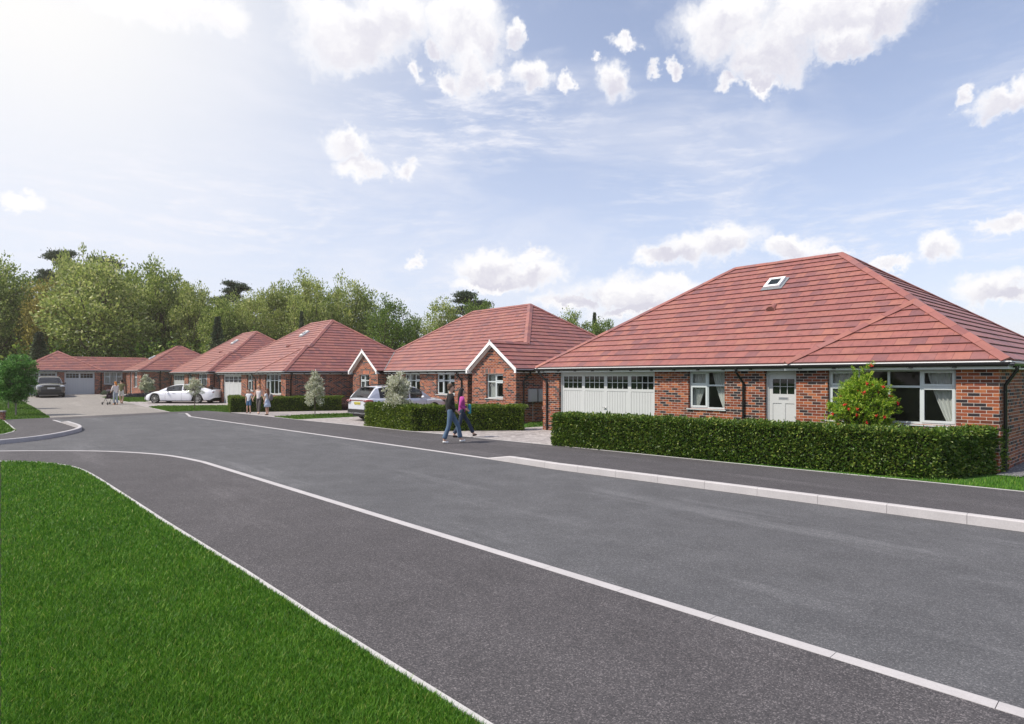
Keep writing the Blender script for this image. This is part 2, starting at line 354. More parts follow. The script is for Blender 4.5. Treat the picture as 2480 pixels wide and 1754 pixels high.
# ------------------------------------------------------------------ ground sheets
def sheet(name, pts, z, mat, px=True):
    P = [G(*p) if px else Vector((p[0], p[1], 0)) for p in pts]
    bm = bmesh.new(); vs = [bm.verts.new((p.x, p.y, 0)) for p in P]; f = bm.faces.new(vs)
    if f.normal.z < 0 or sum(P[i].x*P[(i+1) % len(P)].y-P[(i+1) % len(P)].x*P[i].y for i in range(len(P))) < 0: f.normal_flip()
    for yy in (46, 62): bmesh.ops.bisect_plane(bm, geom=bm.verts[:]+bm.edges[:]+bm.faces[:], plane_co=(0, yy, 0), plane_no=(0, 1, 0))
    uvl = bm.loops.layers.uv.new('UVMap')
    for v in bm.verts: v.co.z = z+zg(v.co.y)
    for f in bm.faces:
        for l in f.loops: l[uvl].uv = (l.vert.co.x*.752+l.vert.co.y*.659, -l.vert.co.x*.659+l.vert.co.y*.752)
    me = bpy.data.meshes.new(name); bm.to_mesh(me); bm.free(); me.materials.append(mat)
    o = bpy.data.objects.new(name, me); COL.objects.link(o); return tag(o, kind='structure')
def line2(pts, w):                       # offset a polyline to its right by w (plan)
    out = []
    for i, p in enumerate(pts):
        d = (pts[min(i+1, len(pts)-1)]-pts[max(i-1, 0)]).normalized(); out.append(p+Vector((d.y, -d.x, 0))*w)
    return out
def dens(pts, step=.5):
    out = []
    for a, b in zip(pts, pts[1:]):
        n = max(1, int((b-a).length/step)); out += [a.lerp(b, i/n) for i in range(n)]
    return out+[pts[-1]]
def arcsmooth(pts, it=2):
    for _ in range(it):
        q = [pts[0]]
        for a, b in zip(pts, pts[1:]): q += [a.lerp(b, .25), a.lerp(b, .75)]
        pts = q+[pts[-1]]
    return pts
sheet('ground', [(-420, -40), (420, -40), (420, 620), (-420, 620)], -.012, M['turf'], False)
K1 = arcsmooth([G(*p) for p in [(-500, 1125), (-150, 1096), (0, 1091.5), (234, 1091.3), (327.6, 1095.2), (398, 1100.5), (444.5, 1107), (500, 1118.5)]], 2)
a, b = G(500, 1118.5), G(2480, 1717.3); K1 += [a.lerp(b, .5), b, b+(b-a).normalized()*9]
E1 = arcsmooth([G(*p) for p in [(-500, 1128), (-150, 1118), (0, 1117), (70, 1118.5), (117, 1121.5), (164, 1127), (199, 1136), (234, 1154), (281, 1184), (351, 1229), (400, 1261)]], 1)
a, b = G(400, 1261), G(1200, 1762); E1 += [G(595, 1381), G(807.7, 1518.7), b, b+(b-a).normalized()*5]
FT = [G(*p) for p in [(457, 1009.2), (900, 1071.7), (1172.7, 1110.5), (1346, 1137.5), (1800, 1197), (2480, 1288.7), (2900, 1345)]]
FT.append(FT[-1]+(FT[-1]-FT[-2]).normalized()*12)
BE = [G(*p) for p in [(498.4, 995), (560, 999.6), (662.8, 1010.5), (716.8, 1016.4), (891, 1034), (984.5, 1044.3), (1074, 1052.3), (1168.5, 1062.3), (1340, 1079.4), (1780, 1123.3), (2167.7, 1161), (2480, 1192.2), (2900, 1236)]]
BE.append(BE[-1]+(BE[-1]-BE[-2]).normalized()*14)
IK = arcsmooth([G(*p) for p in [(133.4, 1017.3), (172, 1029), (203, 1039), (192, 1048), (117, 1064), (11.7, 1075.8), (-150, 1089), (-500, 1116)]], 2)
xy = lambda L: [(p.x, p.y) for p in L]
STRIP = [G(448, 1001.4), G(427, 1001.4), G(257, 1010.3), G(140, 1016)]
sheet('road', xy(K1)+xy(FT[::-1])+xy(STRIP)+xy(IK), 0, M['road'], False)
K1b = line2(K1, .14)
sheet('footway_near', xy(E1)+xy(K1b[::-1]), .004, M['footway'], False)
TRI = arcsmooth([G(*p) for p in [(5.8, 1017.8), (24, 1032), (38, 1044), (0, 1053.8), (-250, 1078)]], 1)
IKb = line2(IK, -.125) if False else line2(IK, .125)
FTb = line2(FT, -.125)
i0 = 2
_d = (FTb[-1]-FTb[i0]).normalized(); BP0 = min((p.lerp(q, j/40) for p, q in zip(BE[7:], BE[8:]) for j in range(41)), key=lambda r: abs((r-FTb[i0]).dot(_d)))
sheet('footway_far', xy([G(-300, 1019.5), G(6, 1017), G(121.7, 1012), G(409.5, 998)])+xy(BE[:8])+[(BP0.x, BP0.y), (FTb[i0].x, FTb[i0].y)]+xy(FTb[:i0][::-1])+xy(STRIP)+xy(IKb)+xy([G(-500, 1110)]), .004, M['footway'], False)
sheet('island_lawn', xy(TRI)+xy([G(-300, 1022)]), .010, M['turf'], False)
# raised right footway, dropping to the flush kerb
def footway_right():
    mb = MB(); n = 60; fr = dens(FTb[i0:], .3)
    back = BE[7:]; 
    def at(L, t):
        tot = sum((q-p).length for p, q in zip(L, L[1:])); s_ = t*tot
        for p, q in zip(L, L[1:]):
            l = (q-p).length
            if s_ <= l: return p.lerp(q, s_/l)
            s_ -= l
        return L[-1]
    d0 = (FTb[-1]-FTb[i0]).length; rows = []
    st = [0, .012, .024, .036, .05]+[.05+.95*i/30 for i in range(1, 31)]
    for t in st:
        f = at(FTb[i0:], t); 
        # matching back point: closest along the normal
        d = (FTb[-1]-FTb[i0]).normalized(); nrm = Vector((-d.y, d.x, 0)); best = None
        for p, q in zip(back, back[1:]):
            for j in range(21):
                r = p.lerp(q, j/20); v = r-f; e = abs(v.dot(d))
                if best is None or e < best[0]: best = (e, r)
        h = .14*min(1, (f-FTb[i0]).length/.9); b_ = best[1]
        rows.append([(f.x, f.y, h+.002), (f.x*.6+b_.x*.4, f.y*.6+b_.y*.4, h*.6+.004), (b_.x, b_.y, .005)])
    for r0, r1 in zip(rows, rows[1:]):
        for j in range(2): mb.quad(r0[j], r1[j], r1[j+1], r0[j+1])
    mb.build('footway_right', M['footway']); tag(bpy.data.objects['footway_right'], kind='structure')
footway_right()
def kerb(name, L, hfun, flip=1, w=.125, blk=.915):
    mb = MB(); L = dens(L, .12); acc = 0; seg = [L[0]]; S0 = 0; s_ = 0
    def flush(seg, s0):
        if len(seg) < 2: return
        off = [line2(seg, flip*t) for t in (0, .006, .022, w)]
        ss = [s0]
        for p, q in zip(seg, seg[1:]): ss.append(ss[-1]+(q-p).length)
        rows = []
        for i in range(len(seg)):
            h = max(.006, hfun(ss[i])); rows.append([(off[0][i].x, off[0][i].y, -.03), (off[1][i].x, off[1][i].y, h-min(.016, h*.5)), (off[2][i].x, off[2][i].y, h), (off[3][i].x, off[3][i].y, h), (off[3][i].x, off[3][i].y, -.03)])
        z0 = [zg(p.y) for p in seg]
        rows = [[(x, y, z+z0[i]) for x, y, z in r] for i, r in enumerate(rows)]
        for r0, r1 in zip(rows, rows[1:]):
            for j in range(4): mb.quad(r0[j], r1[j], r1[j+1], r0[j+1])
        mb.poly(rows[0]); mb.poly(rows[-1][::-1])
    for p, q in zip(L, L[1:]):
        l = (q-p).length; acc += l; s_ += l; seg.append(q)
        if acc >= blk:
            e = seg[-1]-(seg[-1]-seg[-2]).normalized()*.005; flush(seg[:-1]+[e], S0); seg = [q]; acc = 0; S0 = s_
    flush(seg, S0); return tag(mb.build(name, M['kerb'], fixn=True), kind='structure')
dd = sum((q-p).length for p, q in zip(FT[:3], FT[1:3]))
kerb('kerb_right', [G(430, 1001.2), G(448, 1001.4), G(454, 1006)]+FT, lambda s_: .006+.134*max(0, min(1, (s_-dd-(G(448, 1001.4)-G(430, 1001.2)).length-(FT[0]-G(448, 1001.4)).length)/.9)), -1)
kerb('kerb_near', K1, lambda s_: .007, 1, .14)
kerb('kerb_island', IK, lambda s_: .006+.134*max(0, min(1, (s_-2.2)/1.5)), 1)
def edging(name, L, w=.05, side=-1, h=.012):
    mb = MB(); L = dens(L, .6); R = line2(L, side*w)
    for i in range(len(L)-1):
        g = [zg(L[i].y), zg(L[i+1].y)]
        mb.quad((L[i].x, L[i].y, h+g[0]), (L[i+1].x, L[i+1].y, h+g[1]), (R[i+1].x, R[i+1].y, h+g[1]), (R[i].x, R[i].y, h+g[0]))
        for A_, sgn in ((L, 1), (R, -1)): mb.quad((A_[i].x, A_[i].y, h+g[0]), (A_[i+1].x, A_[i+1].y, h+g[1]), (A_[i+1].x, A_[i+1].y, -.03+g[1]), (A_[i].x, A_[i].y, -.03+g[0]))
    return tag(mb.build(name, M['edging'], fixn=True), kind='structure')
edging('edging_footway', BE[1:], .05, -1)
edging('edging_lawn', E1, .05, 1, .014); edging('edging_island', TRI, .05, -1)
edging('edging_drive', [G(359, 987), G(409.5, 998)], .07, -1); edging('edging_drive', [G(243, 962.5), G(303, 973.3), G(309, 974)], .07, -1)
sheet('driveway_paving', [(716.8, 1016.2), (859.6, 1009.7), (960, 1004), (1000, 990), (1180, 990), (1262, 1039), (1273, 1036), (1315, 1033), (1330, 1036), (1380, 1075), (1340, 1079.2), (1168.5, 1062.1), (1074, 1052.1), (984.5, 1044.1), (891, 1033.8)], .001, M['paving'])
sheet('driveway_paving', [(560, 999.4), (662.8, 1010.3), (734, 1005.3), (859.6, 1001), (960, 997), (930, 990), (858, 992.5), (740, 989), (560, 980)], .001, M['paving'])
sheet('driveway_paving', [(309, 974), (359, 987), (380, 983.8), (548, 982), (566, 976), (540, 970), (350, 970)], .001, M['paving'])
sheet('path_paving', [(269, 960.3), (353, 961.6), (372, 960), (372, 956.5), (330, 955), (290, 954.4), (262, 955)], .003, M['paving'])
sheet('driveway', [(140, 1011.4), (409.5, 997.8), (359, 987), (309, 974), (303, 973.3), (243, 962.5), (269, 960.3), (262, 953), (245, 951), (140, 950), (30, 952), (40, 962), (59, 974), (87, 990.3), (121.7, 1011.8)], .002, M['drive'])
# ------------------------------------------------------------------ building kit (local x along the front, y into the plot)
TH = math.radians(35)
def wall(mb, p0, p1, z0, z1, ops=(), rev=.12, nin=None):
    p0, p1 = Vector((*p0, 0)), Vector((*p1, 0)); L = (p1-p0).length; t = (p1-p0)/L; n = Vector((-t.y, t.x, 0)) if nin is None else Vector((*nin, 0))
    xs = sorted({0, L, *[o[0] for o in ops], *[o[1] for o in ops]}); zs = sorted({z0, z1, *[o[2] for o in ops], *[o[3] for o in ops]})
    P = lambda s_, z, d=0: tuple(p0+t*s_+n*d+Vector((0, 0, z)))
    for i in range(len(xs)-1):
        for j in range(len(zs)-1):
            xm, zm = (xs[i]+xs[i+1])/2, (zs[j]+zs[j+1])/2
            if any(o[0] < xm < o[1] and o[2] < zm < o[3] for o in ops): continue
            mb.quad(P(xs[i], zs[j]), P(xs[i+1], zs[j]), P(xs[i+1], zs[j+1]), P(xs[i], zs[j+1]))
    for a_, b_, c_, d_ in ops:
        mb.quad(P(a_, c_), P(a_, d_), P(a_, d_, rev), P(a_, c_, rev)); mb.quad(P(b_, c_), P(b_, c_, rev), P(b_, d_, rev), P(b_, d_))
        mb.quad(P(a_, d_), P(b_, d_), P(b_, d_, rev), P(a_, d_, rev)); mb.quad(P(a_, c_), P(a_, c_, rev), P(b_, c_, rev), P(b_, c_))
def clip(poly, t0, t1):
    def half(pl, tc, sg):
        out = []
        for i in range(len(pl)):
            a_, b_ = pl[i], pl[(i+1) % len(pl)]; fa, fb = sg*(a_[1]-tc), sg*(b_[1]-tc)
            if fa >= 0: out.append(a_)
            if (fa > 0 > fb) or (fa < 0 < fb): k_ = fa/(fa-fb); out.append((a_[0]+(b_[0]-a_[0])*k_, a_[1]+(b_[1]-a_[1])*k_))
        return out
    pl = half(poly, t0, 1)
    return half(pl, t1, -1) if len(pl) > 2 else []
def slope(mb, pts, gauge=.345, th=.030, ph=0.0):
    """tiled roof plane: pts[0]->pts[1] is the eave, the rest goes round"""
    pts = [Vector(p) for p in pts]; O = pts[0]; E = (pts[1]-pts[0]).normalized()
    N_ = E.cross(pts[2]-pts[0]).normalized()
    if N_.z < 0: N_ = -N_
    S = N_.cross(E)
    if S.z < 0: S = -S
    pl = [((p-O).dot(E), (p-O).dot(S)) for p in pts]; T = max(p[1] for p in pl); k_ = 0
    while k_*gauge < T-.005:
        c = clip(pl, k_*gauge, (k_+1)*gauge)
        if len(c) > 2:
            hh = lambda t: th*(1-(t-k_*gauge)/gauge)+.004
            mb.poly([tuple(O+E*a_+S*t+N_*hh(t)) for a_, t in c], uv=[(a_+ph, t) for a_, t in c])
            lo = [a_ for a_, t in c if abs(t-k_*gauge) < 1e-4]
            if len(lo) > 1:
                a0, a1 = min(lo), max(lo); q = [O+E*a0+S*(k_*gauge), O+E*a1+S*(k_*gauge)]
                mb.quad(tuple(q[0]-N_*.004), tuple(q[1]-N_*.004), tuple(q[1]+N_*(th+.004)), tuple(q[0]+N_*(th+.004)), uv=[(a0, k_*gauge+.001), (a1, k_*gauge+.001), (a1, k_*gauge+.002), (a0, k_*gauge+.002)])
        k_ += 1
    return N_
def ridge(mb, p, q, n1, n2, w=.15, seg=.45, rnd=random.Random(5)):
    p, q = Vector(p), Vector(q); d = (q-p).normalized(); L = (q-p).length; up = (n1+n2).normalized()
    w1 = d.cross(n1).normalized(); w2 = d.cross(n2).normalized()
    if w1.dot(n2) < 0: w1 = -w1
    if w2.dot(n1) < 0: w2 = -w2
    w1, w2 = -w1 if w1.z > 0 else w1, -w2 if w2.z > 0 else w2
    n = max(1, round(L/seg)); l = L/n
    for i in range(n):
        a_, b_ = p+d*(i*l), p+d*((i+1)*l-.006); lift = .052+rnd.uniform(-.003, .003); u0 = round(rnd.uniform(0, 40)/.33)*.33
        prof = [w1*w+n1*.030, w1*w+n1*.05, up*lift*1.25, w2*w+n2*.05, w2*w+n2*.030, up*.02]
        P = [tuple(c+v) for c in (a_, b_) for v in prof]; k_ = len(prof)
        fs = [[j, (j+1) % k_, k_+(j+1) % k_, k_+j] for j in range(k_)]+[list(range(k_))[::-1], list(range(k_, 2*k_))]
        uv = [[(u0+.12+.004*c_, .05+.02*(r_ % 2)) for c_, r_ in enumerate(f)] for f in fs]
        mb.add(P, fs, 0, uv)
GUT = [(-.055, .03), (-.055, .0), (-.045, -.035), (-.02, -.058), (.02, -.058), (.045, -.035), (.055, 0), (.055, .03), (.045, .03), (.035, -.03), (-.035, -.03), (-.045, .03)]
def eaves(parent, segs, ze=2.44, oh=.2, brk=.85, suf=''):
    """segs: (p0, p1, outward) along the tile edge; fascia, soffit, gutter"""
    for p0, p1, o in segs:
        fa, gu, tr = MB(), MB(), MB()
        p0, p1, o = Vector((*p0, 0)), Vector((*p1, 0)), Vector((*o, 0)); d = (p1-p0).normalized(); z = Vector((0, 0, 1))
        fa.extrude([(-.022, ze-.19), (-.002, ze-.19), (-.002, ze-.04), (-.022, ze-.04)], p0, p1, o)          # fascia board
        fa.extrude([(-oh-.01, ze-.19), (-.022, ze-.19), (-.022, ze-.178), (-oh-.01, ze-.178)], p0, p1, o)    # soffit
        tr.extrude([(-.04, ze-.036), (.045, ze-.042), (.045, ze-.020), (-.04, ze-.012)], p0, p1, o)
        gu.extrude([(a_*.92+.052, b_+ze-.075) for a_, b_ in GUT], p0-d*.0, p1, o)
        n = int((p1-p0).length/brk)
        for i in range(n):
            c = p0+d*(brk*(i+.5)); gu.obox(c+o*.035+z*(ze-.142), d*.035, o*.038, z*.018)
        fa.build('fascia', M['trim'], parent); gu.build('gutter', M['black'], parent); tr.build('eaves_tray', M['tray'], parent)
def downpipe(parent, x, y, o, ze=2.44, oh=.2, shift=0, side=(1, 0), fl=.25):
    o = Vector((*o, 0)); s_ = Vector((*side, 0)); b = Vector((x, y, 0)); r = .035
    pts = [b+o*(oh+.05)-s_*shift+Vector((0, 0, ze-.11)), b+o*(oh+.05)-s_*shift+Vector((0, 0, ze-.22)), b+o*(oh+.02)-s_*shift*.9+Vector((0, 0, ze-.26)), b+o*.07-s_*shift*.1+Vector((0, 0, ze-.26-fl)), b+o*.05+Vector((0, 0, ze-.30-fl)), b+o*.05+Vector((0, 0, -.05))]
    mb = MB(); mb.tube(pts, r, 10)
    mb.tube([b+o*(oh+.05)-s_*shift+Vector((0, 0, ze-.08)), b+o*(oh+.05)-s_*shift+Vector((0, 0, ze-.17))], [.05, .042], 10)
    for zz in (1.75, .9, .2): mb.obox(b+o*.03+Vector((0, 0, zz)), s_*.05, o*.03, Vector((0, 0, .015)))
    return mb.build('downpipe', M['black'], parent)
def place(o, x, y, z, rz=0): o.location = (x, y, z); o.rotation_euler = (0, 0, rz); return o
def curtain(mb, x0, x1, z0, z1, tx0, tx1, y, nf=5, rnd=random.Random(3)):
    """pleated cloth, top edge x0..x1, gathered to tx0..tx1 at the bottom"""
    n = nf*6; m = 10; P = []
    for j in range(m+1):
        t = j/m; sa = x0+(tx0-x0)*t**1.3; sb = x1+(tx1-x1)*t**1.3
        for i in range(n+1):
            u = i/n; P.append((sa+(sb-sa)*u, y+.022*math.sin(u*nf*2*math.pi+.6*math.sin(3*t))+.01, z1+(z0-z1)*t))
    mb.add(P, [[j*(n+1)+i, j*(n+1)+i+1, (j+1)*(n+1)+i+1, (j+1)*(n+1)+i] for j in range(m) for i in range(n)], smooth=True)
def window(parent, x, y, z, w, h, rz=0, cols='cf', tr=.70, cur='lr', net=False, sill=True, rev=.10):
    """cols: c = casement, f = fixed light; tr = transom height share; y recess of the frame"""
    f, g, c_, s_ = MB(), MB(), MB(), MB(); fw = .05; y0, y1 = rev, rev+.07; zt = h*tr
    f.box(0, w, y0, y1, 0, fw); f.box(0, w, y0, y1, h-fw, h); f.box(0, fw, y0, y1, fw, h-fw); f.box(w-fw, w, y0, y1, fw, h-fw)
    n = len(cols); cw = (w-fw)/n
    for i in range(1, n): f.box(i*cw, i*cw+fw, y0, y1, fw, h-fw)
    for i, k_ in enumerate(cols):
        a_, b_ = i*cw+fw, (i+1)*cw
        f.box(a_, b_, y0, y1, zt-fw/2, zt+fw/2)
        for lo, hi in ((fw, zt-fw/2), (zt+fw/2, h-fw)):
            if k_ == 'c':
                q = .042; Y0 = y0-.014; Y1 = y0-.001
                f.box(a_-.012, b_+.012, Y0, Y1+.03, lo-.012, lo+q); f.box(a_-.012, b_+.012, Y0, Y1+.03, hi-q, hi+.012)
                f.box(a_-.012, a_+q, Y0, Y1+.03, lo+q, hi-q); f.box(b_-q, b_+.012, Y0, Y1+.03, lo+q, hi-q)
            g.quad((a_, y0+.03, lo), (b_, y0+.03, lo), (b_, y0+.03, hi), (a_, y0+.03, hi))
    o = place(f.build('window', M['upvc'], parent), x, y, z, rz)
    g.build('pane', M['pane'], o)
    yc = y1+.07
    cs_ = []
    lw_ = min(.62, w*.44)
    if 'l' in cur: cs_.append((.02, lw_, .02, h-.02, .02, lw_*.42, yc))
    if 'r' in cur: cs_.append((w-lw_, w-.02, .02, h-.02, w-lw_*.35, w-.02, yc))
    if 'm' in cur: cs_.append((w*.40, w*.58, .02, h-.02, w*.44, w*.56, yc))
    if net: cs_.append((.02, w*.48 if net == 'l' else w-.02, .02, h-.02, .02, w*.48 if net == 'l' else w-.02, yc, 9))
    for q_ in cs_: c_ = MB(); curtain(c_, *q_); c_.build('curtain', M['curtain'], o)
    if sill: s_.extrude([(-.045, -.035), (rev+.02, -.035), (rev+.02, .0), (-.045, -.012)], (-.05, 0, 0), (w+.05, 0, 0), Vector((0, 1, 0))); s_.build('sill', M['upvc'], o)
    return o
def garage_door(parent, x, y, z, w, h, rz=0, panels=4, rev=.10, hx=.5, grid=4):
    d, g, hd = MB(), MB(), MB(); fw = .07; y0 = rev
    d.box(0, fw, y0-.0, y0+.08, 0, h); d.box(w-fw, w, y0, y0+.08, 0, h); d.box(fw, w-fw, y0, y0+.08, h-.10, h)
    pw = (w-2*fw)/panels; yb = y0+.03; zt = h-.16; zgl = h-.60; zp = h-.69
    d.box(fw, w-fw, yb, yb+.04, 0, .12); d.box(fw, w-fw, yb, yb+.04, zt, h-.10); d.box(fw, w-fw, yb, yb+.04, zp, zgl)
    for i in range(panels):
        a_, b_ = fw+i*pw, fw+(i+1)*pw
        if panels > 1 or True:
            d.box(a_, a_+.07, yb, yb+.04, .12, zp); d.box(b_-.07, b_, yb, yb+.04, .12, zp); d.box(a_, a_+.07, yb, yb+.04, zgl, zt); d.box(b_-.07, b_, yb, yb+.04, zgl, zt)
        a_ += .07; b_ -= .07; nb = 8; bw = (b_-a_)/nb
        for k_ in range(nb): d.box(a_+k_*bw+.005, a_+(k_+1)*bw-.005, yb+.010, yb+.035, .12, zp-.008)
        d.box(a_, b_, yb+.022, yb+.034, .12, zp, 1)
        g.quad((a_, yb+.02, zgl), (b_, yb+.02, zgl), (b_, yb+.02, zt), (a_, yb+.02, zt))
        for k_ in range(1, grid): xx = a_+(b_-a_)*k_/grid; d.box(xx-.011, xx+.011, yb+.008, yb+.03, zgl, zt)
        d.box(a_, b_, yb+.010, yb+.028, (zgl+zt)/2-.011, (zgl+zt)/2+.011)
    hd.lathe((w*hx, yb-.01, .98), (0, -1, 0), [(.0, .03), (.022, .03), (.022, 0), (.03, 0)], 12); hd.obox((w*hx-.03, yb-.045, .98), (.07, 0, 0), (0, .01, 0), (0, 0, .012))
    o = place(d.build('garage_door', [M['gdoor'], M['groove']], parent), x, y, z, rz); g.build('pane', M['gpane'], o); hd.build('handle', M['metal'], o); return o
def front_door(parent, x, y, z, w, h, rz=0, rev=.10):
    d, g, hd = MB(), MB(), MB(); fw = .06; y0 = rev
    d.box(0, fw, y0, y0+.09, 0, h); d.box(w-fw, w, y0, y0+.09, 0, h); d.box(fw, w-fw, y0, y0+.09, h-.10, h)
    yb = y0+.03; a_, b_ = fw+.11, w-fw-.11; zt = h-.24; zgl = h-.66; zp = h-.92; mid = (a_+b_)/2
    d.box(fw, w-fw, yb, yb+.05, 0, .2); d.box(fw, a_, yb, yb+.05, .2, h-.10); d.box(b_, w-fw, yb, yb+.05, .2, h-.10); d.box(a_, b_, yb, yb+.05, zt, h-.10); d.box(a_, b_, yb, yb+.05, zp, zgl)
    d.box(mid-.05, mid+.05, yb, yb+.05, .2, zp); d.box(a_, mid-.05, yb+.014, yb+.05, .2, zp); d.box(mid+.05, b_, yb+.014, yb+.05, .2, zp)
    g.quad((a_, yb+.025, zgl), (b_, yb+.025, zgl), (b_, yb+.025, zt), (a_, yb+.025, zt))
    for k_ in (1, 2): xx = a_+(b_-a_)*k_/3; d.box(xx-.008, xx+.008, yb+.012, yb+.03, zgl, zt)
    d.box(a_, b_, yb+.013, yb+.029, (zgl+zt)/2-.008, (zgl+zt)/2+.008)
    o = place(d.build('front_door', M['gdoor'], parent), x, y, z, rz); g.build('pane', M['gpane'], o)
    lb = MB(); lb.box(mid-.14, mid+.14, yb-.006, yb, zgl-.16, zgl-.08); lb.box(mid-.12, mid+.12, yb-.009, yb-.005, zgl-.145, zgl-.095, 1); lb.build('letterbox', [M['meter'], M['lead']], o)
    hd.obox((b_+.06, yb-.03, .98), (.05, 0, 0), (0, .01, 0), (0, 0, .01)); hd.build('handle', M['metal'], o); return o
def rooflight(parent, x, ylo, wid=.62, hgt=.85, y_e=.04, th=TH, ze=2.44, rz=0):
    """on a slope rising in +y; ylo = plan y of its lower edge"""
    S = Vector((0, math.cos(th), math.sin(th))); N_ = Vector((0, -math.sin(th), math.cos(th))); O = Vector((x, ylo, ze+(ylo-y_e)*math.tan(th))); X = Vector((1, 0, 0))
    f, g, l = MB(), MB(), MB()
    def bx(mb, a0, a1, t0, t1, n0, n1, mi=0): mb.obox(O+X*(a0+a1)/2+S*(t0+t1)/2+N_*(n0+n1)/2, X*(a1-a0)/2, S*(t1-t0)/2, N_*(n1-n0)/2, mi)
    bx(l, -.08, wid+.10, -.10, hgt+.04, .0, .045)
    for a0, a1, t0, t1 in ((0, .09, 0, hgt), (wid-.09, wid, 0, hgt), (.09, wid-.09, 0, .11), (.09, wid-.09, hgt-.11, hgt)): bx(f, a0, a1, t0, t1, .046, .12)
    bx(g, .09, wid-.09, .11, hgt-.11, .046, .09)
    o = f.build('rooflight', M['tray'], parent); o.rotation_euler.z = rz; g.build('pane', M['gpane'], o); l.build('flashing', M['lead'], o)
def roofvent(parent, x, y, y_e=.04, th=TH, ze=2.44):
    z = ze+(y-y_e)*math.tan(th)+.03; mb = MB(); n = 10; r = .16
    for k_ in range(n):
        a0, a1 = math.pi*k_/n, math.pi*(k_+1)/n
        p = lambda a_, yy, rr: (x+rr*math.cos(a_), yy, z+(yy-y)*math.tan(th)*.9+rr*.95*math.sin(a_)) 
        mb.quad(p(a0, y, r), p(a1, y, r), p(a1, y+.3, r*.5), p(a0, y+.3, r*.5)); mb.quad(p(a0, y, r), p(a0, y, r*.85), p(a1, y, r*.85), p(a1, y, r))
    mb.poly([(x+r*.85*math.cos(math.pi*k_/n), y+.02, z+r*.8*math.sin(math.pi*k_/n)) for k_ in range(n+1)], 1)
    for k_ in range(4): mb.box(x-.13+.02*k_, x+.13-.02*k_, y+.0, y+.015, z+.02+k_*.033, z+.03+k_*.033)
    mb.build('roof_vent', [M['tile'], M['dark']], parent)
